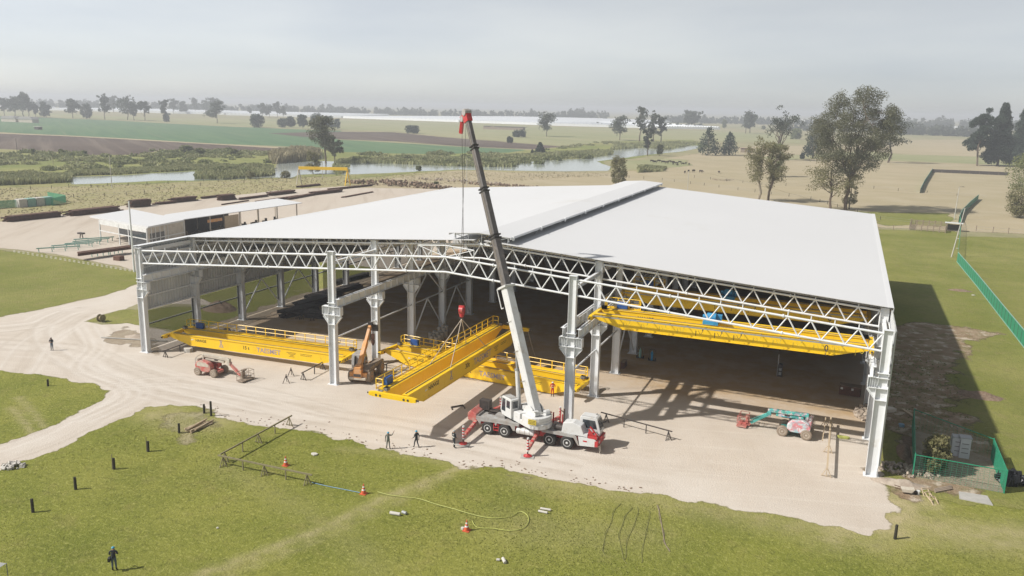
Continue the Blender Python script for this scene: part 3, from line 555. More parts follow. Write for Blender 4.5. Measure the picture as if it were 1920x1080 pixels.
# ---------- overhead bridge cranes ----------
Y=M['yellow']
def bridge_crane(label,loc,rz,L,H,cap,kind='ground',ts=1.,group='yellow overhead bridge cranes'):
    """local x runs along the girders, -y is the lettered face, z=0 is the underside of the girders"""
    t=thing('bridge_crane',label,'bridge crane',loc,rz,group)
    a=L/2; sep=1.25
    for s in(-1,1):
        y=s*sep; m=MB()
        pl=[(-a+.25,H),(-a+.25,H-.5),(-a+3.2,0),(a-3.2,0),(a-.25,H-.5),(a-.25,H)]
        m.prism(pl,(0,y-.25,0),(1,0,0),(0,0,1),(0,.5,0))
        m.box((0,y,H+.02),(L-.4,.66,.035)); m.bar((-a+3.2,y,-.02),(a-3.2,y,-.02),.6,.03)
        for k in range(11):
            x=-a+3.4+(L-6.8)*k/10; m.box((x,y+s*.253,H*.5),(.035,.012,H-.06)); m.box((x,y-s*.253,H*.5),(.035,.012,H-.06))
        m.box((0,y,H-.12),(L-6.4,.515,.03))
        g=m.build('main_girder',Y,t)
        MB().box((0,y-s*.12,H+.075),(L-.9,.06,.07)).build('trolley_rail',M['rail'],g)
    for s in(-1,1):
        m=MB(); x=s*a; zc=H-.28; w=2.4
        m.box((x,0,zc),(.36,2*w-.5,.46)); 
        for k in(-1,1): m.prism([(0,-.23),(.45,-.16),(.45,.16),(0,.23)],(x-.18,k*(w-.26),zc),(0,k,0),(0,0,1),(.36,0,0)) 
        e=m.build('end_carriage',Y,t)
        for k in(-1,1):
            b=MB(); b.tube((x,k*(w+.15),zc),(x,k*(w+.42),zc),.09,8); b.build('buffer',M['dark'],e)
            for q in(1.3,1.75): b=MB(); b.lathe((x-.2,k*q,zc-.04),(1,0,0),[(0,.12),(.4,.12)],10); b.build('wheel',M['dark'],e)
            d=MB(); d.box((x-s*.55,1.0,H+.2),(.5,.4,.34)); d.tube((x-s*.3,1.25,H-.05),(x-s*.3,1.75,H-.05),.16,10); d.build('drive_motor',M['greyp'],e)
    # walkway and handrail on the far side
    wy=sep+.28
    m=MB(); m.box((0,wy+.28,H-.02),(L-1.2,.55,.03)); 
    for i in range(18): x=-a+.9+(L-1.8)*i/17; m.prism([(0,0),(.6,0),(0,-.4)],(x,wy-.05,H-.04),(0,1,0),(0,0,1),(.05,0,0))
    m.build('walkway',Y,t)
    r=MB(); x0,x1=-a+.5,a-.5; yy=wy+.62; n=17
    if kind=='high': x1=-a+4.2; n=3
    for z in(.55,1.08): r.tube((x0,yy,H+z),(x1,yy,H+z),.045,5)
    r.box(((x0+x1)/2,yy,H+.06),(x1-x0,.02,.12))
    for i in range(n+1): x=x0+(x1-x0)*i/n; r.box((x,yy,H+.54),(.1,.06,1.08))
    for x in(x0,x1):
        for z in(.55,1.08): r.tube((x,yy,H+z),(x,wy-.1,H+z),.045,5)
        r.box((x,wy-.1,H+.54),(.06,.06,1.08))
    r.build('handrail',Y,t)
    c=MB(); c.box((-a+2.3,wy+.35,H+.42),(1.15,.4,.75)); q=c.build('control_cabinet',M['blue'],t); bevel(q,.02)
    MB().box((-a+2.3,wy+.56,H+.42),(1.3,.03,.85)).build('cabinet_frame',Y,q)
    yf=-sep-.256
    T=lambda body,sz,x,z,mt,b=0.: text_mesh(body,sz,mt,(x,yf,z),(1,0,0),(0,0,1),.004,b)
    if kind!='high':
        put('lettering',T('TAESMET',.86*ts,.5,H*.5-.3*ts,M['letter'],.012),t)
        put('lettering',T(cap,.62*ts,-1.6,H*.5-.18,M['ink'],.01),t)
        put('lettering',T('HANGE',.5*ts,-a+4.3,H*.58-.12,M['ink'],.008),t)
        m=MB(); m.prism([(0,0),(.5,.12),(.12,.2)],(-a+3.6,yf-.004,H*.58-.05),(1,0,0),(0,0,1),(0,.004,0)); m.build('maker_flag',M['helmet_white'],t)
        m=MB(); cx=-4.9   # tower shaped emblem
        for q in((.0,.48,.34,.07),(.0,.34,.16,.1),(.0,.18,.1,.3),(.0,-.02,.28,.06),(-.12,-.14,.07,.22),(.12,-.14,.07,.22),(.0,-.28,.5,.06)): m.box((cx+q[0]*1.4,yf-.004,H*.5+q[1]*1.1),(q[2]*1.4,.008,q[3]*1.2))
        m.build('tower_emblem',M['letter'],t)
        for x,ls in((a-7.6,((1.35,0),(.95,-.17),(.35,-.34),(.75,-.5))),(a-5.5,((1.6,0),(1.55,-.18)))):
            m=MB(); rr=random.Random(3)
            for wd,dz in ls:
                q=x-wd/2
                while q<x+wd/2:
                    l=rr.uniform(.06,.2); m.box((q+l/2,yf-.003,H*.66+dz),(l,.006,.05)); q+=l+.035
            m.build('warning_text',M['ink'],t)
        put('lettering',T('U',.55,a-3.2,H+.35,M['ink'],.03),t).location.y=wy+.62-yf+.05
    else:
        put('lettering',text_mesh('HANGE',.5,M['ink'],(-a+4.2,sep-.262,H*.45),(1,0,0),(0,0,1),.004,.008),t)
        m=MB(); m.box((0,-sep-.75,H-.1),(L-.2,.09,.12))
        for i in range(15): x=-a+1.+(L-2)*i/14; m.box((x,-sep-.5,H-.08),(.06,.5,.06))
        m.build('festoon_track',M['galv'],t)
        for i in range(13):
            x=-a+3.6+i*1.85; m=MB(); m.box((x+.5,-sep-.75,H-.26),(.1,.08,.18)); m.box((x-.25,yf-.01,H*.5-.12),(.05,.02,.55)); P=[Vector((x+.5-.42*k/6,-sep-.75,H-.35-.34*math.sin(math.pi*k/6))) for k in range(7)]; m.path(P,.022,5)
            m.build('festoon_loop',M['dark'] if i in(4,5,6) else M['yel2'],t)
        m=MB(); P=[Vector((a-3.9+.13*math.cos(q),-sep-.8,H-.55+.28*math.sin(q))) for q in np.linspace(0,2*math.pi,11)]; m.path(P,.05,6); m.tube((a-3.9,-sep-.8,H-.83),(a-3.9,-sep-.8,H-1.3),.03,5); m.build('cable_coil',M['dark'],t)
        m=MB(); m.box((-1.4,0,H+.32),(1.5,2.5,.3)); 
        h=m.build('trolley',M['cyan'],t)
        q=MB(); q.lathe((-1.9,-.2,H+.75),(1,0,0),[(0,.34),(.04,.4),(.9,.4),(.94,.34)],14); q.box((-.7,.2,H+.7),(.5,.6,.5)); q.tube((-2.3,-.2,H+.75),(-1.9,-.2,H+.75),.2,10); q.build('hoist_drum',M['cyan'],h)
        MB().tube((-1.2,0,H+.2),(-1.2,0,H-.7),.03,5).box((-1.2,0,H-.85),(.4,.5,.4)).build('hook_block',M['yel2'],h)
    return t
def crane_from(p1,p2,label,cap,L,xc,H,kind='ground'):
    d=(p2-p1); d.z=0; d.normalize(); nrm=Vector((-d.y,d.x,0)); mid=p1+d*((xc-p1.x)/d.x) ; c=mid+nrm*1.5
    return bridge_crane(label,(c.x,c.y,p1.z),math.atan2(d.y,d.x),L,H,cap,kind)
crane_from(G(378,650,.8),G(615,683,.8),'yellow bridge crane lying on trestles in the left bay behind the red boom lift','15 t',26.4,14.5,1.25)
crane_from(G(741,679.5,.15),G(1048,740,.15),'yellow bridge crane lying low in the middle bay behind the red-clad worker','20 t',26.8,42.9,1.5)
g3=bridge_crane('yellow bridge crane hanging from the slings of the white crane truck',(43.95,2.02,3.5),R(89.0),28.2,1.55,'30t','ground',1.3)
pa,pb=G(1166,617,9.75),G(1582,668.7,9.75)
g4=bridge_crane('sunlit yellow bridge crane high in the right bay, nearest the open front',(71.93,(pa.y+pb.y)/2+1.5,9.75),0,26.9,1.3,'','high')
pa=G(1196,568,9.75)
g5=bridge_crane('shaded yellow bridge crane high in the right bay behind the sunlit one',(71.93,pa.y+1.5,9.75),0,26.9,1.3,'','high')
# slings from the hook block
HK=Vector((44.15,2.05,10.1))
bl=thing('hook_block','red hook block hanging on ropes over the lifted yellow crane','hook block',HK)
MB().lathe((-.28,0,.1),(1,0,0),[(0,.3),(.06,.42),(.5,.42),(.56,.3)],16).box((0,0,.1),(.62,.3,.95)).lathe((0,0,-.75),(0,0,1),[(0,.12),(.1,.24),(.45,.26),(.6,.2)],12).build('sheave_housing',M['red'],bl)
m=MB(); P=[Vector((.0+.22*math.sin(q),0,-.98-.2*math.cos(q)+.2)) for q in np.linspace(-2.2,2.4,9)]; m.path(P,.06,6); m.build('hook',M['dark'],bl)
MB().box((0,-.2,.1),(.5,.02,.5)).build('stripe_panel',M['helmet_white'],bl)
for i,(lx,sy) in enumerate(((-4.6,-1),(4.2,-1),(-4.6,1),(4.2,1))):
    e=Matrix.Rotation(R(89),3,'Z')@Vector((lx,sy*1.25,0))+Vector((43.95,2.02,3.5+1.55))
    s=MB().tube(HK-Vector((0,0,.95)),e,.045,6); s.tube(e,e-Vector((0,0,.35)),.07,6)
    tag(s.build('lifting_sling',M['rope']),['pale sling from the hook to the nearer end of the lettered girder','pale sling from the hook to the farther end of the lettered girder','pale sling from the hook to the nearer end of the walkway girder','pale sling from the hook to the farther end of the walkway girder'][[0,1,2,3][i]],'sling','slings under the red hook block')
s=MB(); e=Vector((46.4,16.6,4.6)); q=G(1007,678,0); s.path([e,e.lerp(q,.5)-Vector((0,0,.25)),q],.03,5); tag(s.build('guide_rope',M['rope']),'pale guide rope trailing from the far end of the lifted crane','rope')
# ---------- vehicle helpers ----------
def wheel(parent,x,y,r,w,side,rimm,tym=None,hub=None,tread=True):
    """side: outward y direction"""
    tym=tym or M['black']; m=MB()
    y0=y; d=(0,side,0)
    m.lathe((x,y0-side*w*.5,r),d,[(0,r*.42),(w*.15,r*.5),(w*.9,r*.58),(w*.99,r*.58),(w*1.0,r*.5),(w*.9,r*.44),(w*.88,r*.2),(w*1.0,r*.17),(w*1.02,.02)],20)
    o=m.build('wheel',rimm,parent)
    t=MB(); t.lathe((x,y0-side*w*.5,r),d,[(0,r*.55),(0,r*.86),(w*.12,r*.97),(w*.2,r),(w*.8,r),(w*.88,r*.97),(w*1.0,r*.86),(w*1.02,r*.7),(w*.99,r*.56)],26)
    if tread:
        for i in range(18):
            an=2*math.pi*i/18
            for s in(-1,1):
                c=Vector((x+math.cos(an+s*.08)*r*.985,y0+s*w*.22,r+math.sin(an+s*.08)*r*.985))
                t.box(c,(.05*r*1.2,w*.42,.09*r),rot=Matrix.Rotation(-an,3,'Y')@Matrix.Rotation(s*.4,3,'X'))
    t.build('tyre',tym,o); return o
# ---------- truck crane ----------
TW=Vector((56.0,-4.95,0))
tc_=thing('truck_crane','white and red four-axle truck crane with a tall raised boom, standing on red outriggers','truck crane',TW,R(-.6))
W=M['white']
AX=(-4.95,-3.15,1.6,3.4)
for x in AX:
    for s in(-1,1): wheel(tc_,x,s*1.08,.67,.5,s,M['helmet_white'],tread=False)
m=MB(); m.box((-.2,0,.95),(11.9,.9,.5)); m.box((0,0,.7),(2.6,.7,.5))
for x in AX: m.tube((x,-1,.63),(x,1,.63),.12,8)
m.build('chassis_frame',M['red'],tc_)
m=MB(); m.box((-3.9,0,1.52),(4.6,2.6,.16)); m.box((-3.9,-1.27,1.68),(4.6,.06,.22)); m.box((-3.9,1.27,1.68),(4.6,.06,.22)); m.box((-6.15,0,1.68),(.06,2.55,.22)); m.box((-4.0,.0,1.75),(1.0,.8,.3))
m.box((1.6,0,1.52),(5.2,2.6,.14)); 
for s in(-1,1):
    y=s*1.28
    m.prism([(-6.25,1.5),(-5.75,.95),(-5.68,1.3),(-4.2,1.38),(-4.05,1.05),(-3.95,1.38),(-2.5,1.38),(-2.2,.9),(-2.0,.9),(-2.0,1.5)],(0,y-.03,0),(1,0,0),(0,0,1),(0,.06,0))
    m.prism([(-.6,1.5),(.8,1.5),(4.3,1.5),(4.62,.6),(4.5,.6),(4.05,1.3),(.9,1.32),(.7,1.42),(-.6,1.42)],(0,y-.03,0),(1,0,0),(0,0,1),(0,.06,0))
m.build('deck',M['greyp'],tc_)
m=MB()
for s in(-1,1):
    y=s*1.0
    m.lathe((-1.9,y,.95),(1,0,0),[(0,.26),(.06,.34),(1.85,.34),(1.9,.26)],14)
m.build('fuel_tank',W,tc_)
m=MB()
for s in(-1,1):
    for x in(-1.5,-1.0,-.5): m.lathe((x,s*1.0,.95),(1,0,0),[(0,.35),(.05,.35)],14)
m.build('tank_strap',M['greyp'],tc_)
# front bumper body and driver's cab
m=MB(); 
for s in(-1,1): m.prism([(4.66,.62),(6.3,.75),(6.3,1.35),(6.1,1.5),(4.5,1.5)],(0,s*1.25-.04,0),(1,0,0),(0,0,1),(0,.08,0))
m.box((5.4,0,.95),(1.6,2.3,.3)); m.box((5.0,-.65,1.62),(.7,.9,.34)); m.build('front_body',W,tc_)
m=MB(); m.box((6.3,0,1.05),(.3,2.62,.55)); m.box((6.1,-.9,1.6),(.22,.5,.5)); m.box((5.6,-.75,1.75),(.5,.35,.4)); m.box((5.9,-1.22,1.62),(.9,.12,.24)); m.bar((5.5,-1.2,2.4),(6.35,-1.1,1.3),.12,.12); m.bar((5.4,-.4,2.35),(6.35,-.4,1.3),.12,.12); m.box((5.2,-1.28,1.15),(.4,.04,.14))
m.build('front_bumper',M['red'],tc_)
m=MB(); m.tube((6.5,-.9,.75),(6.62,-1.0,.1),.04,5); m.tube((6.5,-.6,.75),(6.6,-.6,.1),.04,5); m.box((6.46,-.75,.72),(.12,.5,.1)); m.build('tow_hooks',M['cream'],tc_)
m=MB(); m.prism([(3.35,1.5),(5.3,1.5),(5.0,1.75),(4.7,2.5),(3.9,2.75),(2.9,2.6),(2.75,1.6)],(0,-1.15,0),(1,0,0),(0,0,1),(0,1.15,0)); o=m.build('engine_hood',W,tc_); bevel(o,.06)
m=MB(); m.box((2.3,-.6,1.95),(.9,.7,.06)); m.lathe((1.9,-.75,1.9),(1,0,0),[(0,.12),(.05,.26),(.9,.26),(1.0,.12)],12); m.box((3.0,-.9,1.95),(.2,.3,.3)); m.build('air_cleaner',M['dark'],tc_)
m=MB(); pl=[(4.2,1.0),(6.15,1.0),(6.3,1.75),(5.95,3.02),(5.75,3.12),(4.35,3.12),(4.2,3.0)]
m.prism(pl,(0,.02,0),(1,0,0),(0,0,1),(0,1.22,0)); cb=m.build('driver_cab',W,tc_); bevel(cb,.06)
m=MB(); m.prism([(4.5,2.0),(5.95,2.0),(5.72,2.82),(4.5,2.82)],(0,-.0,0),(1,0,0),(0,0,1),(0,.02,0)); m.build('side_window',M['glass'],cb)
m=MB(); m.prism([(4.5,2.0),(5.95,2.0),(5.72,2.82),(4.5,2.82)],(0,1.235,0),(1,0,0),(0,0,1),(0,.02,0)); m.build('side_window',M['glass'],cb)
m=MB(); m.bar((6.27,.63,1.95),(6.03,.63,2.85),1.05,.03); m.build('windscreen',M['glass'],cb)
for y_ in(-.75,.95): MB().box((6.46,y_,1.12),(.06,.34,.2)).build('headlight',M['helmet_white'],tc_)
m=MB(); m.box((6.35,-.1,2.5),(.1,.2,.42)); m.tube((6.1,.05,2.8),(6.35,-.1,2.7),.025,5); m.build('mirror',M['black'],cb)
m=MB(); m.lathe((5.6,.9,3.12),(0,0,1),[(0,.08),(.15,.08),(.2,.03)],8); m.tube((4.4,.1,3.16),(5.6,.1,3.16),.03,5); m.build('beacon',M['greyp'],cb)
# red rear body, generator box
m=MB(); m.prism([(-6.25,1.0),(-6.25,1.9),(-6.9,2.2),(-7.2,1.9),(-7.2,1.2)],(0,-1.2,0),(1,0,0),(0,0,1),(0,2.4,0)); o=m.build('rear_beam',M['redf'],tc_); bevel(o,.06)
m=MB(); m.box((-6.1,.75,2.35),(1.1,.75,.95)); 
for i in range(6): m.box((-6.55+i*.2,.365,2.35),(.03,.03,.85))
m.build('tool_box',M['dark'],tc_)
m=MB(); m.box((-5.0,.5,1.9),(.9,.5,.1)); m.box((-4.6,.6,1.65),(1.9,1.0,.08)); m.build('tread_plate',M['dark'],tc_)
m=MB()
for z in(.6,.9,1.2): m.box((-4.05,-1.22,z),(.5,.12,.06))
for x in(-4.3,-3.8): m.box((x,-1.22,.9),(.06,.12,.7))
m.build('step',M['red'],tc_)
m=MB(); m.bar((.4,.75,1.6),(1.0,.75,2.7),.14,.14); m.box((1.2,.85,2.1),(.12,.12,1.1)); m.box((1.9,.9,2.3),(.12,.12,1.3)); m.box((2.2,.7,2.1),(.1,.1,1.1)); m.build('boom_rest',M['red'],tc_)
m=MB(); m.tube((2.4,.6,1.6),(2.4,.6,3.3),.07,8); m.tube((2.4,.6,2.9),(2.1,.6,3.1),.05,6); m.build('exhaust_stack',M['rust'],tc_)
# outriggers
def stripes(m,p,q,w,h,n,a,b):
    for i in range(n):
        s=p.lerp(q,i/n); e=p.lerp(q,(i+1)/n); m.bar(s,e,w,h,a if i%2==0 else b)
for (x,tipx) in((-6.3,-6.05),(.35,.65)):
    for s in(-1,1):
        m=MB(); p=Vector((x,s*.9,1.15)); q=Vector((tipx,s*4.4,.78)); 
        stripes(m,p,q,.3,.32,10,0,1)
        for i in range(5): c=p.lerp(q,.3+.14*i); m.box(c+Vector((0,0,.17)),(.2,.16,.02),m=1)
        o=m.build('outrigger',[M['red'],M['redf']],tc_)
        m=MB()
        for i in range(9): m.lathe((q.x,q.y+s*.1,.55+.15*i),(0,0,1),[(0,.11),(.15,.11)],10,m=i%2)
        m.tube((q.x,q.y+s*.1,.2),(q.x,q.y+s*.1,.6),.07,8,m=2)
        m.build('jack',[M['helmet_white'],M['red'],M['dark']],o)
        m=MB(); m.prism([(.42*math.cos(t),.42*math.sin(t)) for t in np.linspace(0,2*math.pi,9)[:-1]],(q.x,q.y+s*.1,.08),(1,0,0),(0,1,0),(0,0,.06)); m.lathe((q.x,q.y+s*.1,.14),(0,0,1),[(0,.3),(.16,.1)],8); m.build('jack_foot',M['red'],o)
        m=MB(); m.box((q.x,q.y+s*.1,.035),(1.25,.95,.07),rz=.25); m.build('ground_pad',M['concrete'],o)
# superstructure turned towards the load
SP=Vector((-1.25,.0,1.6)); HD=math.atan2(7.0,-10.9)-R(-.6)
Ms=Matrix.Translation(SP)@Matrix.Rotation(HD,4,'Z')
def sup(m,name,mt,par=tc_,bev=0):
    me=m.mesh(name,mt); me.transform(Ms); o=put(name,me,par)
    if bev: bevel(o,bev)
    return o
m=MB(); m.lathe((0,0,0),(0,0,1),[(0,.85),(.18,.85)],24); sup(m,'turntable',M['greyp'])
m=MB(); 
rc=[(1.4,-1.2),(1.4,.55),(-1.9,.55+.7)]; 
pl=[(1.6,-1.15),(1.9,-.2),(1.9,1.2),(-1.2,1.32)]+[(-2.0-1.15*math.cos(t),1.32*math.sin(t)) for t in np.linspace(1.35,-1.35,9)]+[(-1.2,-1.32)]
m.prism(pl,(0,0,.2),(1,0,0),(0,1,0),(0,0,.5)); sup(m,'revolving_frame',W,bev=.05)
m=MB(); pl=[(-.9,1.33)]+[(-1.9-1.15*math.cos(t),1.33*math.sin(t)) for t in np.linspace(1.4,-1.4,11)]+[(-.9,-1.33)]
m.prism(pl,(0,0,.3),(1,0,0),(0,1,0),(0,0,1.05)); cw=sup(m,'counterweight',W,bev=.06)
m=MB()
for z in(.65,.98): 
    P=[Vector((-1.9-1.165*math.cos(t),1.345*math.sin(t),z)) for t in np.linspace(1.4,-1.4,13)]; m.path(P,.012,4)
sup(m,'counterweight_seam',M['greyp'],cw)
an=math.radians(62); o_=Vector((-1.9-1.19*math.cos(an),1.37*math.sin(an),.98)); axv=Vector((math.sin(an)*-1.15*-1,-1.33*math.cos(an)*-1,0)); 
tn=Vector((1.15*math.sin(an),1.33*math.cos(an),0)).normalized(); nn=Vector((-math.cos(an)*1.33,math.sin(an)*1.15,0)).normalized()
m=MB(); c0=o_+nn*.03; m.prism([(-.42,-.26),(.42,-.26),(.42,.26),(-.42,.26)],c0,tn,(0,0,1),nn*.01); sg=sup(m,'warning_sign',M['yel2'],cw)
m=MB(); rr=random.Random(5)
for z in(.14,0,-.14):
    x=-.34
    while x<.3: l=rr.uniform(.05,.16); m.prism([(x,z-.03),(x+l,z-.03),(x+l,z+.03),(x,z+.03)],c0+nn*.012,tn,(0,0,1),nn*.004); x+=l+.03
sup(m,'sign_text',M['ink'],sg)
m=MB(); P=[c0+tn*(.2*math.cos(q))+Vector((0,0,-.5+.2*math.sin(q))) for q in np.linspace(0,2*math.pi,9)]; m.path(P,.015,4); sup(m,'round_emblem',M['greyp'],cw)
m=MB(); m.box((.75,-.75,.9),(1.9,.7,.7)); m.prism([(1.6,.7),(1.9,.2),(-.6,.2),(-.6,1.25),(.2,1.25)],(0,.62,0),(1,0,0),(0,0,1),(0,.7,0)); sup(m,'machinery_housing',W,bev=.05)
m=MB(); pl=[(.55,.35),(2.15,.35),(2.42,.9),(2.2,2.25),(2.05,2.35),(.75,2.35),(.55,2.25)]
m.prism(pl,(0,.62,0),(1,0,0),(0,0,1),(0,.95,0)); oc=sup(m,'operator_cab',W,bev=.05)
m=MB(); m.prism([(.78,1.35),(1.35,1.35),(1.35,2.1),(.78,2.1)],(0,1.575,0),(1,0,0),(0,0,1),(0,.015,0)); sup(m,'side_window',M['glass'],oc)
m=MB(); m.prism([(1.55,.85),(2.2,.85),(2.05,2.15),(1.55,2.15)],(0,1.575,0),(1,0,0),(0,0,1),(0,.015,0)); sup(m,'side_window',M['glass'],oc)
m=MB(); m.box((.535,1.1,1.75),(.03,.62,.7)); sup(m,'rear_window',M['glass'],oc)
m=MB(); m.bar((2.4,1.1,1.0),(2.235,1.1,2.2),.8,.03); sup(m,'windscreen',M['glass'],oc)
m=MB(); m.box((1.4,1.1,2.37),(1.25,.8,.03)); sup(m,'roof_panel',M['greyp'],oc)
m=MB(); m.lathe((-1.2,-.5,1.5),(0,1,0),[(0,.5),(.05,.5),(.06,.32),(.94,.32),(.95,.5),(1.0,.5)],16); sup(m,'winch_drum',M['greyp'])
m=MB()
for y in(-.62,.62): m.prism([(-2.0,1.2),(-.2,1.2),(-.5,1.9),(-1.2,2.15),(-1.7,1.9)],(0,y-.05,0),(1,0,0),(0,0,1),(0,.1,0))
m.lathe((-2.3,-.9,1.55),(0,1,0),[(0,.28),(.5,.28)],12); m.lathe((-2.1,.3,1.6),(0,1,0),[(0,.3),(.5,.3)],12); m.tube((-2.6,-.8,1.55),(-2.3,.9,1.9),.05,6); m.box((-.2,.3,1.5),(.8,.35,.4)); sup(m,'winch_frame',W,bev=.02)
# boom (world coordinates turned into the truck's frame)
Wi=(Matrix.Translation(TW)@Matrix.Rotation(R(-.6),4,'Z')).inverted()
tipW=Vector((44.75,1.65,31.0)); pivW=(Wi.inverted()@Ms)@Vector((-1.25,0,1.55))
dB=(tipW-pivW); LB=dB.length; dB.normalize()
def bseg(a,b,w,h,name,mt,par,over=1):
    p=pivW+dB*a; q=pivW+dB*b; d=dB; sd=Vector((-HDv.y,HDv.x,0)).normalized(); up=sd.cross(d)*-1
    up=d.cross(sd)*-1 if d.cross(sd).z<0 else d.cross(sd)
    m=MB(); prof=[(-w/2,-h*.5+.18*h),(-w*.34,-h/2),(w*.34,-h/2),(w/2,-h*.5+.18*h),(w/2,h*.36),(w*.4,h/2),(-w*.4,h/2),(-w/2,h*.36)]
    m.prism(prof,p,sd,up,d*(b-a)); me=m.mesh(name,mt); me.transform(Wi); o=put(name,me,par); bevel(o,.02); return o,sd,up
HDv=Vector((dB.x,dB.y,0)).normalized()
b0,SD,UP=bseg(-.6,12.6,.92,1.12,'boom_base',W,tc_)
def wbuild(m,name,mt,par):
    me=m.mesh(name,mt); me.transform(Wi); return put(name,me,par)
segs=[(12.4,17.6,.78,.96),(17.4,22.6,.68,.84),(22.4,27.2,.58,.74),(27.0,LB-.35,.5,.66)]
par=b0
for i,(a,b,w_,h_) in enumerate(segs):
    o,_,_=bseg(a,b,w_,h_,'boom_section',M['boom'],tc_)
    m=MB(); p=pivW+dB*(a+.15)
    if i>0:
        for k in(0,.32):
            for s in(-1,1): m.bar(p+dB*k-SD*w_*.62+UP*s*h_*.62,p+dB*k+SD*w_*.62+UP*s*h_*.62,.07,.12); m.bar(p+dB*k+SD*s*w_*.62-UP*h_*.62,p+dB*k+SD*s*w_*.62+UP*h_*.62,.07,.12)
        wbuild(m,'boom_collar',M['black'],o)
    m=MB()
    for s in(-1,1): m.bar(pivW+dB*(a+.6)+SD*s*w_*.505,pivW+dB*(b-.2)+SD*s*w_*.505,.02,.14) ; m.bar(pivW+dB*(a+.6)-UP*h_*.505+SD*s*.12,pivW+dB*(b-.2)-UP*h_*.505+SD*s*.12,.05,.02)
    wbuild(m,'wear_strip',M['rail'],o)
m=MB(); p=pivW+dB*12.5
for s in(-1,1):
    m.bar(p-SD*.6+UP*s*.66,p+SD*.6+UP*s*.66,.12,.2); m.bar(p+SD*s*.56-UP*.7,p+SD*s*.56+UP*.7,.12,.2)
a_=p-dB*.1+SD*-.0
for sd_ in (1,):
    q0=p-UP*.62; m.path([p+SD*.5-UP*.6,p+SD*.5-UP*1.0,p-dB*2.0+SD*.5-UP*1.0,p-dB*2.0+SD*.5-UP*.55],.06,6)
wbuild(m,'boom_base_collar',W,b0)
m=MB()
for k in(3.,6.,9.): 
    c=pivW+dB*k; m.bar(c-SD*.5-UP*.58,c+SD*.5-UP*.58,.05,.05); m.bar(c+SD*.49-UP*.58,c+SD*.49+UP*.2,.04,.04)
wbuild(m,'boom_ribs',M['greyp'],b0)
m=MB(); m.lathe(pivW+dB*9.6-SD*.75,SD,[(0,.22),(.25,.3),(.35,.22)],10); m.tube(pivW+dB*9.5-SD*.7,pivW+dB*7.6-SD*.55,.14,8); wbuild(m,'hose_reel',M['greyp'],b0)
# boom head
m=MB(); p=pivW+dB*(LB-.4); fw_=-UP if UP.dot(HDv)<0 else UP
fwd=HDv
m.bar(p-dB*.3,p+dB*.9,.62,.8); m.bar(p+dB*.4,p+dB*.3+fwd*1.0-Vector((0,0,.3)),.5,.5); m.bar(p+dB*.3+fwd*.9-Vector((0,0,.2)),p+fwd*1.35-Vector((0,0,1.5)),.34,.3)
hd=wbuild(m,'boom_head',M['red'],tc_)
m=MB(); m.lathe(p+dB*.75-SD*.4-fwd*.1,SD,[(0,.34),(.1,.38),(.7,.38),(.8,.34)],12); m.lathe(p+fwd*.8-SD*.3,SD,[(0,.3),(.6,.3)],12); wbuild(m,'sheave',M['greyp'],hd)
m=MB()
for dx in(-.25,.25):
    for q in(-.1,.1): m.tube(p+fwd*.75+SD*dx+Vector((0,0,-.2)),Vector((HK.x+dx*1.2,HK.y+q,HK.z+.3)),.014,4)
wbuild(m,'hoist_rope',M['dark'],tc_)
m=MB(); a_=(Wi.inverted()@Ms)@Vector((1.35,0,.75)); b_=pivW+dB*7.2-UP*.5 if UP.z>0 else pivW+dB*7.2+UP*.5
mid=a_.lerp(b_,.58); m.tube(a_,mid,.23,12); lc=wbuild(m,'luffing_cylinder',W,tc_)
m=MB(); m.tube(mid,b_,.13,10); m.lathe(mid,(b_-a_),[(-.1,.27),(.06,.27)],12); wbuild(m,'cylinder_rod',M['galv'],lc)
M['pale_grey']=mat('pale_grey_enamel',(.55,.55,.57),.5,c2=(.48,.48,.5)); M['olive_sling']=mat('faded_olive_sling',(.26,.26,.08),.9,c2=(.2,.2,.07))
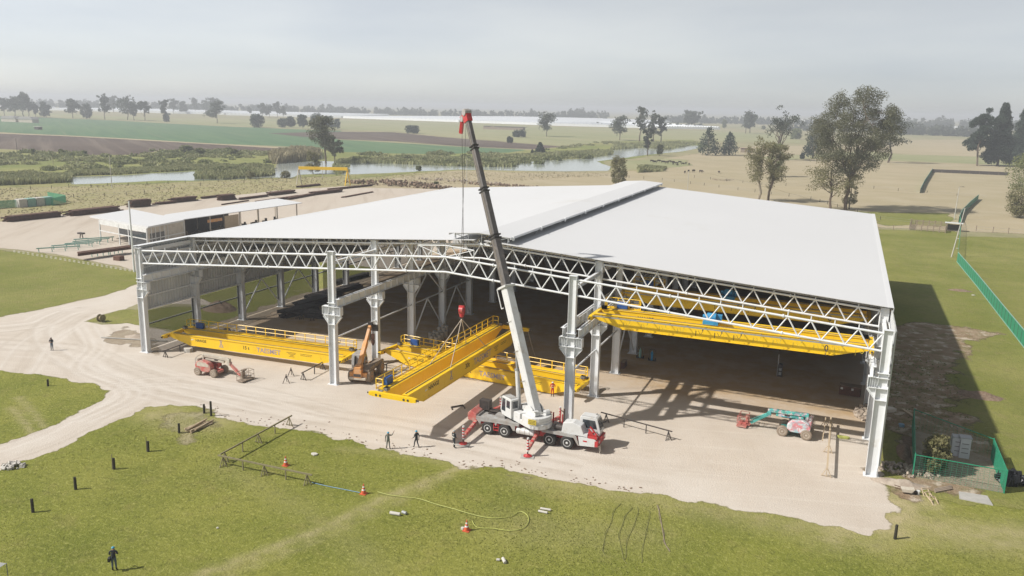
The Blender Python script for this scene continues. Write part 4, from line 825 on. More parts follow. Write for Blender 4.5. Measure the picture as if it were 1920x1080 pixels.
# ---------- boom lifts ----------
def boom_lift(label,loc,rz,rad,bodym,deckm,chm,boomm,jibm,bask,jib_az,sc=1.):
    """local: chassis along x, boom stowed over the chassis towards +x, jib hanging down to a basket"""
    t=thing('boom_lift',label,'boom lift',loc,rz,'boom lifts parked on the dirt'); r=rad
    for x in(-1.15,1.15):
        for s in(-1,1): wheel(t,x,s*.95,r,.36,s,bodym if False else M['cream'],M['mud'],tread=True)
    m=MB(); m.box((0,0,r+.02),(2.9,.95,.34)); m.tube((-1.15,-.9,r),(-1.15,.9,r),.1,8); m.tube((1.15,-.9,r),(1.15,.9,r),.1,8); o=m.build('chassis',chm,t); bevel(o,.04)
    m=MB(); m.lathe((-.35,0,r+.18),(0,0,1),[(0,.5),(.2,.5)],16); 
    prof=[(-1.45,.62),(-1.3,.4),(.4,.4),(.75,.7),(.75,1.15),(.35,1.55),(-.7,1.75),(-1.3,1.5),(-1.5,1.1)]
    prof=[(a,b+r-.35) for a,b in prof]
    m.prism(prof,(0,-1.05,0),(1,0,0),(0,0,1),(0,.72,0)); m.prism(prof,(0,.33,0),(1,0,0),(0,0,1),(0,.72,0)); m.box((-.6,0,r+.45),(1.6,.7,.5)); o=m.build('turret',bodym,t); bevel(o,.08,3)
    for s in(-1,1):
        m=MB(); m.prism([(-1.2,1.05+r-.35),(.55,1.05+r-.35),(.5,1.35+r-.35),(.2,1.5+r-.35),(-.9,1.6+r-.35),(-1.2,1.4+r-.35)],(0,s*1.06-.01,0),(1,0,0),(0,0,1),(0,.02,0)); m.build('hood_panel',deckm,t)
    m=MB(); m.box((-1.35,0,1.0+r),(.25,1.5,.9)); m.build('counterweight',deckm,t)
    z=r+1.75
    m=MB(); m.bar((-1.1,0,z),(2.6,0,z-.12),.34,.34); m.bar((-.7,0,z-.42),(2.0,0,z-.48),.28,.26); m.box((-1.0,0,z-.3),(.3,.42,.9)); m.box((2.65,0,z-.4),(.34,.4,.8)); o=m.build('boom',boomm,t); bevel(o,.03)
    m=MB(); m.tube((-.2,.0,z-.62),(1.4,0,z-.62),.07,8); m.box((0.9,0,z-.3),(.5,.3,.3)); m.build('lift_cylinder',M['dark'],t)
    j0=Vector((2.75,0,z-.6)); dj=Vector((math.cos(jib_az),math.sin(jib_az),0)); j1=j0+dj*1.7+Vector((0,0,-1.35)); j1.z=max(j1.z,.45)
    m=MB(); m.bar(j0,j1,.2,.26); m.tube(j0+Vector((0,0,.2)),j1+Vector((0,0,.35)),.05,6); m.box(j0,(.36,.36,.36)); m.build('jib',jibm,t)
    bk=j1+dj*.75; bz=.12; sd=Vector((-dj.y,dj.x,0))
    m=MB(); P=lambda a,b,c: Vector((bk.x,bk.y,bz))+dj*a+sd*b+Vector((0,0,c))
    cs=[(-.45,-.9),(.45,-.9),(.45,.9),(-.45,.9)]
    for a,b in cs: m.tube(P(a,b,0),P(a,b,1.1),.03,6)
    for zz in(.55,1.1):
        for i in range(4): m.tube(P(*cs[i],zz),P(*cs[(i+1)%4],zz),.028,6)
    for k in(-.3,.3): m.tube(P(.45,k,0),P(.45,k,1.1),.02,5)
    q=m.build('basket_cage',bask,t)
    m=MB(); m.prism([(-.5,-.95),(.5,-.95),(.5,.95),(-.5,.95)],(bk.x,bk.y,bz),dj,sd,(0,0,.1)); m.bar(P(-.5,0,.05),j1,.25,.3); m.box(P(-.4,0,.6),(.25,.5,.6),rz=jib_az); m.box(P(-.42,.2,1.05),(.3,.6,.2),rz=jib_az); m.build('basket_floor',bask,q)
    m=MB(); m.path([Vector((-1.5,-.9,r+.4)),Vector((-1.5,-.9,r+1.5)),Vector((-1.4,-.5,r+1.75)),Vector((-1.4,.5,r+1.75)),Vector((-1.5,.9,r+1.5))],.03,5); m.build('guard_bar',M['greyp'],t)
    return t
graf=mat('painted_mural_bodywork',(.62,.22,.24),.5,c2=(.62,.60,.60),scale=2.4,amt=1.1,dirt=(.20,.45,.50),dscale=1.6,damt=.3)
graf2=mat('painted_mural_boom',(.10,.44,.38),.5,c2=(.62,.52,.52),scale=2.6,amt=1.1,dirt=(.06,.25,.45),dscale=1.5,damt=.2)
p=G(396,703); boom_lift('faded red and cream boom lift parked in front of the left-bay yellow crane',(p.x-.2,p.y+.3,0),R(2),.5,M['redf'],M['cream'],M['redf'],M['cream'],M['redf'],M['mud'],R(-8))
p=G(1487,822); boom_lift('small boom lift with multicoloured mural bodywork parked near the right column',(p.x+.1,p.y+1.1,0),R(177),.55,graf,graf,M['turq'],graf2,M['turq'],M['redf'],R(-2))
# ---------- telehandler ----------
p=G(676,714); t=thing('telehandler','dusty orange telehandler with its boom raised beside the second front column','telehandler',(p.x-.1,p.y+1.5,0),R(-80),None); t.scale=(1.1,1.1,1.1)
# local +x = rear (towards the camera)
for x in(-1.55,1.55):
    for s in(-1,1): wheel(t,x,s*1.0,.7,.5,s,M['orange'],M['mud'])
m=MB(); m.box((0,0,.85),(4.4,1.0,.5)); m.box((0,-.8,.9),(1.7,.55,.6)); m.box((2.1,0,.95),(.5,1.9,.55)); m.build('chassis',M['orange'],t)
m=MB(); m.prism([(-2.3,1.25),(2.0,1.25),(2.0,1.5),(1.0,1.75),(-1.9,1.65),(-2.3,1.5)],(0,.28,0),(1,0,0),(0,0,1),(0,.85,0)); o=m.build('engine_cover',M['mud'],t); bevel(o,.06)
m=MB(); m.box((2.35,0,1.15),(.5,.95,.95)); m.box((2.42,0,1.75),(.35,.8,.3)); o=m.build('counterweight',M['orange'],t); bevel(o,.05)
m=MB(); m.box((2.45,0,.62),(.3,1.9,.3)); o=m.build('bumper',M['cream'],t); bevel(o,.08)
MB().box((2.62,0,1.02),(.04,.8,.3)).build('grille',M['dark'],t)
m=MB(); m.prism([(-1.25,1.1),(.95,1.1),(1.05,1.6),(.85,2.75),(-.85,2.75),(-1.3,1.7)],(0,-1.3,0),(1,0,0),(0,0,1),(0,.95,0)); cb=m.build('cab',M['greyp'],t); bevel(cb,.05)
for y in(-1.315,-.345): MB().prism([(-1.05,1.45),(.6,1.45),(.5,2.4),(-.8,2.4)],(0,y,0),(1,0,0),(0,0,1),(0,.015,0)).build('side_window',M['glass'],cb)
m=MB(); m.bar((1.06,-.82,1.6),(.9,-.82,2.6),.75,.02); m.build('rear_window',M['glass'],cb)
m=MB(); a=Vector((2.0,.0,1.75)); b=Vector((-1.0,.1,5.5)); m.bar(a,a.lerp(b,.62),.42,.5); m.bar(a.lerp(b,.55),b,.32,.38); m.box(a,(.6,.7,.6)); o=m.build('boom',M['orange'],t); bevel(o,.03)
m=MB(); m.tube((.6,.05,1.5),a.lerp(b,.5),.08,8); m.build('lift_cylinder',M['galv'],t)
m=MB(); m.bar(b,(-1.7,.1,5.3),.4,.35); m.box((-1.85,.1,5.1),(.2,1.1,.7)); m.box((-1.6,-.1,5.6),(.3,.5,.35)); m.build('boom_head',M['dark'],t)
m=MB(); m.tube((-1.75,.1,4.9),(-1.75,.1,3.6),.05,6); m.box((-1.75,.1,4.1),(.3,.3,.6)); m.lathe((-1.75,.1,3.1),(0,0,1),[(0,.08),(.3,.2),(.6,.2),(.75,.08)],10); m.build('hanging_hook',M['rust'],t)
# ---------- people ----------
def person(loc,rz,label,top,legs,hat,pose,h=1.75,vest=None):
    """one skinned body; pose gives joint positions in units of the body height"""
    J=dict(pel=(0,0,.53),che=(0,0,.72),nec=(0,0,.83),hea=(0,.01,.90),top=(0,.01,.965),
      shl=(-.115,0,.81),ell=(-.15,.0,.64),wrl=(-.16,.03,.49),shr=(.115,0,.81),elr=(.15,0,.64),wrr=(.16,.03,.49),
      hil=(-.05,0,.52),knl=(-.06,.01,.28),anl=(-.07,0,.045),tol=(-.075,.1,.02),hir=(.05,0,.52),knr=(.06,.01,.28),anr=(.07,0,.045),tor=(.075,.1,.02))
    J.update(pose); J={k:Vector(v)*h for k,v in J.items()}
    rad=dict(pel=.085,che=.095,nec=.035,hea=.055,top=.045,shl=.045,ell=.03,wrl=.019,shr=.045,elr=.03,wrr=.019,hil=.06,knl=.042,anl=.028,tol=.022,hir=.06,knr=.042,anr=.028,tor=.022)
    E=[('pel','che'),('che','nec'),('nec','hea'),('hea','top'),('nec','shl'),('shl','ell'),('ell','wrl'),('nec','shr'),('shr','elr'),('elr','wrr'),('pel','hil'),('hil','knl'),('knl','anl'),('anl','tol'),('pel','hir'),('hir','knr'),('knr','anr'),('anr','tor')]
    names=list(J); V=[J[k] for k in names]; Rr=[rad[k]*h*.92 for k in names]; Ed=[(names.index(a),names.index(b)) for a,b in E]
    part=['t' if n in('pel','che','nec') else 'h' for n in names]
    for s,wr,el in((-1,'wrl','ell'),(1,'wrr','elr')):
        w_=J[wr]; d=(w_-J[el]).normalized(); _,sd,up=orth(d); wi=names.index(wr)
        V.append(w_+d*.045*h/1.75*1.2); Rr.append(.022*h/1.75*1.3); Ed.append((wi,len(V)-1)); pi=len(V)-1
        for k,(o_,ln) in enumerate(((-.03,.085),(-.012,.1),(.008,.095),(.026,.075))):
            a=V[pi]+sd*o_+d*.05; b=a+d*ln*.55+up*-.012*s; c=b+d*ln*.35-up*.022*s
            for q,rr in((a,.0115),(b,.0105),(c,.009)): V.append(q); Rr.append(rr)
            Ed+=[(pi,len(V)-3),(len(V)-3,len(V)-2),(len(V)-2,len(V)-1)]
        a=w_+d*.03+sd*-.035; b=a+d*.045-sd*.02
        for q,rr in((a,.013),(b,.010)): V.append(q); Rr.append(rr)
        Ed+=[(wi,len(V)-2),(len(V)-2,len(V)-1)]
    me=bpy.data.meshes.new('person'); me.from_pydata([tuple(v) for v in V],Ed,[]); o=bpy.data.objects.new('tmp',me); COL.objects.link(o)
    sk=o.modifiers.new('skin','SKIN'); 
    for i,sv in enumerate(me.skin_vertices[0].data): sv.radius=(Rr[i],Rr[i]*(.8 if i<2 else 1)); sv.use_root=(i==0)
    ss=o.modifiers.new('sub','SUBSURF'); ss.levels=2; ss.render_levels=2
    bm=bpy.data.meshes.new_from_object(o.evaluated_get(bpy.context.evaluated_depsgraph_get())); bpy.data.objects.remove(o)
    bm.materials.clear(); mats=[top,legs,M['skin'],M['boots'],M['reflect']]
    for q in mats: bm.materials.append(q)
    segs=[(J[a],J[b],a,b) for a,b in E]
    for f in bm.polygons:
        c=f.center; best=min(segs,key=lambda s:(lambda t_:(s[0]+(s[1]-s[0])*t_-c).length)(max(0,min(1,(c-s[0]).dot(s[1]-s[0])/((s[1]-s[0]).length_squared+1e-9)))))
        a,b=best[2],best[3]; mi=0
        if b in('hil','hir','knl','knr','anl','anr'): mi=1
        if b in('tol','tor') or (b in('anl','anr') and (c-J[b]).length<.12*h): mi=3
        if b in('hea','top'): mi=2
        if b in('wrl','wrr'):
            if (c-J[a]).dot(J[b]-J[a])/((J[b]-J[a]).length_squared)>.93: mi=2
        if b=='che' and (c.z)<J['pel'].z+.02*h: mi=1
        if vest:
            if b in('che',) and .3<((c-J['pel']).dot(J['che']-J['pel'])/(J['che']-J['pel']).length_squared)%1<.62: mi=4
            if b in('nec',) and .1<((c-J['che']).dot(J['nec']-J['che'])/(J['nec']-J['che']).length_squared)<.5: mi=4
            if b in('anl','anr') and .1<((c-J[b]).length/h)-.06<.16 and vest>1: mi=4
        f.material_index=mi; f.use_smooth=True
    bm.name='person'; o=put('person',bm); o.location=loc; o.rotation_euler=(0,0,rz); tag(o,label,'person','people on the site')
    hd=J['hea']; up=(J['top']-J['hea']).normalized()
    m=MB(); m.lathe(hd+up*.02*h,up,[(0,.078*h/1.75*1.75*.62+.012),(.012,.125),(.03,.118),(.07,.112),(.105,.085),(.13,.03)],16); hm=m.build('hard_hat' if hat!='none' else 'hair',hat if hat!='none' else M['dark'],o,True)
    m=MB(); fw=Vector((0,1,0)); f0=hd+fw*.052*h
    m.prism([(-.012,0),(.012,0),(0,.035)],f0+Vector((0,0,-.02)),(1,0,0),(0,0,1),fw*.03); m.build('nose',M['skin'],o)
    m=MB()
    for s in(-1,1): m.box(f0+Vector((s*.03,.012,.012)),(.02,.01,.01))
    m.box(f0+Vector((0,.01,-.04)),(.04,.01,.008)); m.build('face_features',M['dark'],o)
    return o
person(G(728,842),R(20),'grey-clad worker at the lawn edge raising one arm towards the hanging crane',M['cloth_grey'],M['cloth_grey'],M['helmet_blue'],
  dict(elr=(.2,.07,.79),wrr=(.27,.12,.93),knl=(-.07,.02,.28),anl=(-.1,.03,.045),tol=(-.11,.12,.02),anr=(.1,-.02,.045),tor=(.11,.08,.02)))
person(G(781,839),R(75),'dark-clad walking worker with a blue helmet between the two other standing workers',M['cloth_dark'],M['cloth_dark'],M['helmet_blue'],
  dict(knl=(-.05,.1,.29),anl=(-.05,.13,.05),tol=(-.05,.22,.03),knr=(.05,-.02,.28),anr=(.05,-.14,.06),tor=(.05,-.06,.02),ell=(-.13,.05,.64),wrl=(-.13,.16,.55),elr=(.14,-.06,.65),wrr=(.14,-.04,.5)))
person(G(851,840),R(-30),'worker in dark clothes with pale reflective bands beside the left outrigger of the crane truck',M['cloth_dark'],M['cloth_dark'],M['helmet_grey'],
  dict(knl=(-.05,.05,.29),anl=(-.05,.02,.045),elr=(.14,.02,.65),wrr=(.1,.1,.56),ell=(-.15,.0,.65),wrl=(-.1,.1,.57)),1.85,2)
person(G(1037,741.5)+Vector((0,-.25,0)),R(190),'worker in red overalls and a white helmet standing before the low yellow crane',M['cloth_red'],M['cloth_red'],M['helmet_white'],
  dict(ell=(-.18,.03,.69),wrl=(-.1,.12,.74),elr=(.17,.02,.66),wrr=(.1,.12,.66)),1.75,1)
person(G(98,657),R(200),'distant dark-clad person standing alone on the dirt road at the left',M['cloth_dark'],M['jeans'],'none',dict(ell=(-.15,.03,.66),wrl=(-.08,.11,.66),elr=(.15,.03,.66),wrr=(.08,.11,.66)))
pp=person(G(215,1070),R(35),'photographer-like person in black with a light blue helmet and shoulder bag on the front lawn',M['cloth_dark'],M['jeans'],M['helmet_blue'],
  dict(nec=(0,.02,.83),hea=(0,.05,.89),top=(0,.07,.95),ell=(-.15,.05,.67),wrl=(-.05,.15,.66),elr=(.15,.05,.67),wrr=(.05,.15,.66)),1.82)
m=MB(); m.box((-.25,-.1,.95),(.16,.34,.26)); m.bar((-.24,-.05,1.08),(.1,-.08,1.5),.03,.04); o=m.build('shoulder_bag',M['black'],pp)
m=MB(); m.box((0,.3,1.2),(.14,.06,.09)); m.build('hand_device',M['black'],pp)
# ---------- trestles, barriers ----------
def trestle(p,q,h,label,legsat=(0,1),mids=(),mt='dark',rw=.1,cat='trestle rail',grp='pipe rails on trestle legs'):
    p=Vector(p);q=Vector(q); c=(p+q)/2; t=thing('trestle_rail',label,cat,(c.x,c.y,0),0,grp); p=p-c;q=q-c; p.z=q.z=0; d=(q-p).normalized(); s=Vector((-d.y,d.x,0)); H=Vector((0,0,h))
    m=MB(); m.bar(p-d*.25+H,q+d*.25+H,rw,rw); m.build('rail',M[mt],t)
    for f in legsat:
        a=p.lerp(q,f); m=MB()
        for k in(-1,0,1): m.bar(a+H-Vector((0,0,.05)),a+s*.42*k+d*.05*k,.06,.06)
        m.bar(a+H-Vector((0,0,.05)),a+d*.4,.06,.06); m.bar(a-s*.42+Vector((0,0,.1)),a+s*.42+Vector((0,0,.1)),.04,.04); m.build('leg',M[mt],t)
    for f in mids:
        a=p.lerp(q,f); MB().bar(a,a+H,.09,.09).build('leg',M[mt],t)
    return t
trestle(G(418,868),G(545,797),.95,'weathered pipe rail on tripods running from the lawn to the dirt edge',(.03,.5,.98),(.27,.75),'woodg',.12)
trestle(G(414,873),G(581,909),.95,'weathered pipe rail on tripods lying across the lawn before the orange cone',(.03,.5,.97),(.26,.74),'woodg',.12)
trestle(G(308,671),G(353,654),.9,'short dark trestle rail under the left end of the left-bay yellow crane',(.05,),(.65,))
trestle(G(568,713),G(607,692),.95,'dark trestle rail by the foot of the second front column',(.02,.95),(.55,))
trestle(G(694,706),G(745,690),.95,'dark trestle rail under the left end of the middle-bay crane',(.1,),(.6,))
trestle(G(1130,790),G(1255,825),.95,'long dark pipe rail standing right of the truck crane cab',(.05,.98),(.33,.66))
trestle(G(1160,800),G(1160.5,801),.95,'',(),()) if False else None
a,b=G(1549,896),G(1556,800)
trestle(a,b,.95,'long pale timber rail on three tripods near the right front column',(.02,.45,.97),(),'wood',.16)
trestle(a.lerp(b,.55)+Vector((-.6,0,0)),b+Vector((-.5,.3,0)),.75,'second pale rail leaning alongside the long timber rail near the right column',(.9,),(),'wood',.1)
for i,(x,y,l) in enumerate(((537,718,'small dark tripod stand on the dirt left of the second column'),(546,705,'small dark tripod stand slightly behind its twin left of the second column'))):
    t=thing('tripod_stand',l,'tripod',G(x,y),0,'small tripod stands'); m=MB()
    for k in range(3): m.bar((0,0,.95),(.45*math.cos(k*2.1),.45*math.sin(k*2.1),0),.06,.06)
    m.build('leg_frame',M['dark'],t); MB().tube((0,0,.6),(0,0,1.05),.06,6).build('post',M['dark'],t)
m=MB(); m.bar(G(846,765)+Vector((0,0,.1)),G(868,762)+Vector((0,0,.15)),.12,.14); m.bar(G(846,765)+Vector((0,0,.1)),G(848,769)+Vector((0,0,.05)),.1,.1); m.bar(G(868,762)+Vector((0,0,.15)),G(872,767)+Vector((0,0,.05)),.08,.08)
tag(m.build('steel_bar',M['dark']),'bent dark steel bar lying on the dirt left of the truck crane','steel bar')
# ---------- cones, posts, hoses, litter on the lawn ----------
def cone(p,label):
    t=thing('traffic_cone',label,'traffic cone',p,0,'orange traffic cones'); 
    MB().box((0,0,.03),(.55,.55,.06)).lathe((0,0,.05),(0,0,1),[(0,.22),(.3,.165)],14).lathe((0,0,.46),(0,0,1),[(0,.128),(.13,.1)],14).lathe((0,0,.72),(0,0,1),[(0,.075),(.2,.03)],14).build('cone_body',M['cone'],t)
    MB().lathe((0,0,.35),(0,0,1),[(0,.166),(.11,.129)],14).lathe((0,0,.59),(0,0,1),[(0,.1),(.13,.074)],14).build('reflective_sleeve',M['helmet_white'],t)
cone(G(536,873),'orange traffic cone behind the lawn trestle rail'); cone(G(682,926),'orange traffic cone beside the start of the yellow hose'); cone(G(875,995),'orange traffic cone nearest the camera, inside the yellow hose loop')
for x,y,h,l in((62,961,1.15,'dark post on the front lawn nearest the bottom left'),(142,918,1.1,'dark post on the front lawn, second from the left'),(214,880,1.05,'dark post on the lawn with a thin stake beside it'),(278,847,1.05,'dark lawn post left of the timber pile'),(336,812,1.0,'dark post beside the pile of timber poles'),(383,775,1.0,'dark post at the lawn tip beside the dirt'),(396,780,1.6,'taller pale post at the lawn tip'),(90,724,.8,'short dark post at the top of the grass island'),(1678,1011,1.2,'dark post alone on the lawn at the lower right')):
    p=G(x,y); a=Vector((.03*math.sin(x),.02,0)); o=MB().tube((0,0,0),a+Vector((0,0,h)),.12,8,.11).build('fence_post',M['post']); o.location=p; tag(o,l,'post','leftover fence posts on the lawn')
for x,y,l in((211,880,'thin stake leaning beside a dark lawn post'),(275,846,'thin stake beside the post left of the timber pile')):
    o=MB().tube((0,0,0),(.05,0,1.45),.035,6).build('stake',M['woodg']); o.location=G(x,y); tag(o,l,'stake','thin stakes')
rr=random.Random(4); base=G(375,801); t=thing('timber_pile','pile of pale timber poles on the lawn by the dark posts','timber pile',base)
d0=(G(396,792)-G(352,812)); 
for i in range(9):
    an=math.atan2(d0.y,d0.x)+rr.uniform(-.18,.18); L=rr.uniform(2.4,3.6); c=Vector((rr.uniform(-.4,.4)+(i%5-2)*.3*math.sin(an),-(i%5-2)*.3*math.cos(an),.1+.15*(i//5))); v=Vector((math.cos(an),math.sin(an),0))*L/2
    MB().tube(c-v,c+v,.085,7,.07).build('pole',M['wood'],t)
def lay(pts,r,z=.05): return [G(a,b)+Vector((0,0,z+.02)) for a,b in pts]
def smoothp(P,n=4):
    P=[P[0]]+P+[P[-1]]; o=[]
    for i in range(1,len(P)-2):
        for k in range(n):
            t=k/n; o.append(.5*((2*P[i])+(P[i+1]-P[i-1])*t+(2*P[i-1]-5*P[i]+4*P[i+1]-P[i+2])*t*t+(3*P[i]-P[i-1]-3*P[i+1]+P[i+2])*t**3))
    return o+[P[-2]]
hp=[(708,924),(730,930),(760,934),(785,937),(820,948),(850,956),(880,965),(910,972),(935,973),(960,969),(973,961),(985,965),(991,974),(987,986),(975,994),(955,997),(925,993),(895,991),(885,978)]
tag(MB().path(smoothp(lay(hp,0,.08)),.03,5).build('hose',M['hose']),'yellow-green hose looping across the lawn to the near cone','hose')
tag(MB().path(smoothp(lay([(585,906),(610,912),(640,918),(675,925)],0)),.03,5).build('rope',M['bluerope']),'blue rope on the grass from the lawn rail to the middle cone','rope')
False and tag(MB().path(smoothp(lay([(-5,842),(200,842),(420,843),(560,844),(700,843),(722,845)],0)),.012,4).build('rope',M['hose']),'thin pale line lying along the lawn behind the trestle rails','rope')
for i,(pts,l) in enumerate(((((1164,944),(1152,958),(1145,980),(1135,1005),(1130,1030),(1136,1045)),'frayed sling on the lawn, leftmost of the laid-out slings'),(((1186,952),(1175,965),(1166,985),(1161,1010),(1168,1045),(1174,1058)),'sling laid in a long curve, second from the left'),(((1194,950),(1196,965),(1186,990),(1175,1020),(1172,1050)),'thin sling between the curved one and the straight one'),(((1215,956),(1218,970),(1210,1000),(1204,1040),(1203,1056)),'straight thin sling, fourth from the left'),(((1232,948),(1237,965),(1243,1000),(1247,1020),(1256,1035)),'thick dark sling with an eye, rightmost of the laid-out slings'))):
    m=MB(); P=smoothp(lay(pts,0,.03)); m.path(P,.014 if i<4 else .028,5); m.path([v+Vector((.10*math.sin(k),.05*math.cos(k*.7),-.01)) for k,v in enumerate(P)],.012,5)
    tag(m.build('lifting_sling',M['olive_sling'] if i<4 else M['mud']),l,'sling','slings laid out on the lawn')
def litter(x,y,dims,mt,label,cat,name,rz=0,shape='box'):
    m=MB()
    if shape=='roll': m.lathe((-dims[0]/2,0,dims[2]/2),(1,0,0),[(0,dims[2]*.5),(dims[0]*.97,dims[2]*.5),(dims[0],dims[2]*.35)],10)
    else:
        r_=random.Random(int(x)); pl=[(dims[0]/2*math.cos(t)*r_.uniform(.75,1.1),dims[1]/2*math.sin(t)*r_.uniform(.75,1.1)) for t in np.linspace(0,6.28,11)[:-1]]; m.prism(pl,(0,0,0),(1,0,0),(0,1,0),(0,0,dims[2]))
    o=m.build(name,M[mt]); o.location=G(x,y)+Vector((0,0,.01)); o.rotation_euler=(0,0,rz); bevel(o,.03); return tag(o,label,cat)
litter(590,853,(.8,.5,.14),'stone','flattened pale sack on the lawn right of the first cone','sack','sack')
litter(741,966,(.9,.3,.28),'stone','white roll on the grass left of a smaller grey one','roll','paper_roll',.1,'roll')
litter(758,964,(.45,.3,.26),'helmet_grey','small grey roll on the grass beside the white one','roll','paper_roll',-.2,'roll')
litter(1023,957,(.9,.3,.2),'stone','upper white roll of two on the lawn below the truck crane','roll','paper_roll',.1,'roll')
litter(1018,962,(.8,.25,.2),'stone','lower white roll of two on the lawn below the truck crane','roll','paper_roll',.0,'roll')
litter(945,1054,(.6,.3,.26),'stone','white roll at the bottom centre of the lawn','roll','paper_roll',-.9,'roll')
litter(934,1052,(.25,.22,.2),'stone','small white lump beside the bottom roll','roll','paper_roll',.3,'roll')
litter(868,993,(.35,.3,.2),'stone','white bundle at the foot of the nearest cone','bundle','bundle')
litter(408,991,(.2,.18,.1),'stone','tiny white scrap on the lawn at the lower left','scrap','scrap')
# stones
def heap(name,label,cat,c,rx,ry,n,smin,smax,mt,h=.4,kind=None,seed=0,grp=None):
    r_=random.Random(seed); m=MB()
    for i in range(n):
        a=r_.uniform(0,6.28); q=math.sqrt(r_.random()); x=q*rx*math.cos(a); y=q*ry*math.sin(a); s=r_.uniform(smin,smax); z=max(0,h*(1-q*q))*r_.uniform(.4,1)
        P=[Vector((r_.gauss(0,1),r_.gauss(0,1),r_.gauss(0,1))).normalized()*s*r_.uniform(.7,1) for _ in range(8)]
        rot=Euler((r_.random()*6,r_.random()*6,r_.random()*6)).to_matrix()
        m.box((x,y,z+s*.3),(s,s*r_.uniform(.5,.9),s*r_.uniform(.4,.8)),rot=rot)
    o=m.build(name,M[mt]); o.location=c; tag(o,label,cat,grp,kind); return o
heap('stone_heap','small heap of white stones where the left road meets the lawn','stones',G(24,876),1.0,.8,60,.12,.34,'stone',.3,'stuff',1)
0 and heap('edge_stones','scatter of stones along the road edge','stones',G(120,838),.1,.1,3,.1,.2,'stone',.1,'stuff',2)
def mound(name,label,c,rx,ry,h,mt,seed=0,cat='soil heap'):
    V=[];F_=[];n=28;k=9
    for j in range(k+1):
        for i in range(n):
            a=2*math.pi*i/n; q=j/k; r_=q*(1+.18*float(fbm(np.array([math.cos(a)*1.5+seed]),np.array([math.sin(a)*1.5]),seed)[0])); x=math.cos(a)*r_*rx; y=math.sin(a)*r_*ry
            z=h*(1-q)**.9*(1+.7*float(fbm(np.array([x*1.3+seed]),np.array([y*1.3]),seed+3)[0]))-.02 if q<1 else -.03
            V.append((x,y,z))
    F_=[(j*n+i,j*n+(i+1)%n,(j+1)*n+(i+1)%n,(j+1)*n+i) for j in range(k) for i in range(n)]
    o=MB().add(V,F_).build(name,M[mt],None,True); o.location=c; return tag(o,label,cat,'soil heaps')
mound('soil_heap','dark soil heap inside the left wall behind the third column',G(415,590)+Vector((-2.5,2.5,0)),3.2,2.2,1.5,'soil',1)
mound('soil_heap','reddish soil heap half in the hall shadow on the right-hand grass',G(1835,742),2.6,1.6,.6,'soil',5)
mound('soil_heap','dark flat soil heap near the green fence on the right',G(1800,545),2.2,1.2,.35,'soil',7)
mound('soil_heap','pale dug soil ridge beside the trench at the right front column',G(1695,855)+Vector((0,1.,0)),.7,2.3,.7,'soil',9)
mound('soil_heap','pale rubble heap in front of the fenced enclosure',G(1685,907),2.4,.9,.5,'rubble',11)
mound('soil_heap','pale sandy heap on the left verge outside the hall',G(255,632),2.0,1.2,.35,'rubble',13)
heap('broken_stones','pale broken concrete and stones along the left wall line','rubble',G(385,628)+Vector((1.5,0,0)),1.6,3.5,120,.15,.6,'rubble',.3,'stuff',6)
heap('broken_bricks','brick and timber rubble inside the hall by the right columns','rubble',G(1625,778),1.2,2.5,110,.2,.6,'rubble',.5,'stuff',7)
heap('broken_bricks','broken bricks and stones around the trench by the enclosure','rubble',G(1700,880)+Vector((0,-.5,0)),2.6,1.4,140,.12,.4,'rubble',.25,'stuff',8)
heap('clods','pale clods scattered on the bare ground right of the hall','rubble',Vector((92,30,0)),4.5,22,60,.08,.3,'rubble',.02,'stuff',9)
0 and heap('clods','dark clods and tufts scattered on the dirt along the lawn edge','clods',Vector((60,-17.5,0)),.1,.1,2,.1,.2,'soil',.02,'stuff',10)
r_=random.Random(12); m=MB()
edge=[G(a,b) for a,b in lawn_px[8:26]]
for i in range(170):
    k=r_.randrange(len(edge)-1); p=edge[k].lerp(edge[k+1],r_.random())+Vector((r_.gauss(.2,.6),abs(r_.gauss(0,1.1)),0)); s=r_.uniform(.04,.14)
    m.box((p.x,p.y,.02),(s*1.6,s,s*.35),rz=r_.random()*3)
tag(m.build('edge_clods',M['soil']),'scattered clods and litter on the dirt along the lawn edge','clods',None,'stuff')
# trench beside the right column
m=MB(); m.box((90.0,7.0,.02),(1.0,9,.02)); tag(m.build('trench',M['soil']),'narrow dug trench between the right front column and the enclosure','trench')
m=MB(); m.box((90.2,6.6,.12),(.18,3.6,.12)); tag(m.build('plank',M['wood']),'pale plank lying in the trench','plank')
p=G(1703,776); m=MB(); m.box((0,0,.12),(.3,2.2,.12)); o=m.build('plank',M['wood']); o.location=p; o.rotation_euler=(0,0,.5); tag(o,'short plank on the soil behind the right columns','plank')
# ---------- enclosure with green mesh fence ----------
P4=[G(1703,815),G(1711,895),G(1882,927),G(1855,852)]
P4=[Vector((90.6,14.2,0)),G(1711,893),G(1882,925),G(1858,862)]
fen=thing('mesh_enclosure','green mesh fence enclosure around two grey cabinets and a bush at the right','fence',P4[1])
def mesh_panel(a,b,h,par,solid=False):
    L=(b-a).length; d=(b-a)/L; m=MB()
    n=max(2,int(L/(.22 if solid else .4)))
    for z in(np.arange(.05,h,.2) if not solid else np.arange(.05,h,.1)): m.bar(a+Vector((0,0,z)),b+Vector((0,0,z)),.012,.012 if not solid else .07)
    for i in range(n+1): q=a.lerp(b,i/n); m.bar(q,q+Vector((0,0,h)),.012,.012)
    m.bar(a+Vector((0,0,h)),b+Vector((0,0,h)),.06,.06); m.build('mesh_panel',M['green'],par)
o0=P4[1]
for a,b,s in((0,1,True),(1,2,False),(2,3,True),(3,0,False)):
    mesh_panel(P4[a]-o0,P4[b]-o0,2.1,fen,s); q=P4[a]-o0; MB().box((q.x,q.y,1.1),(.1,.1,2.2)).build('post',M['green'],fen)
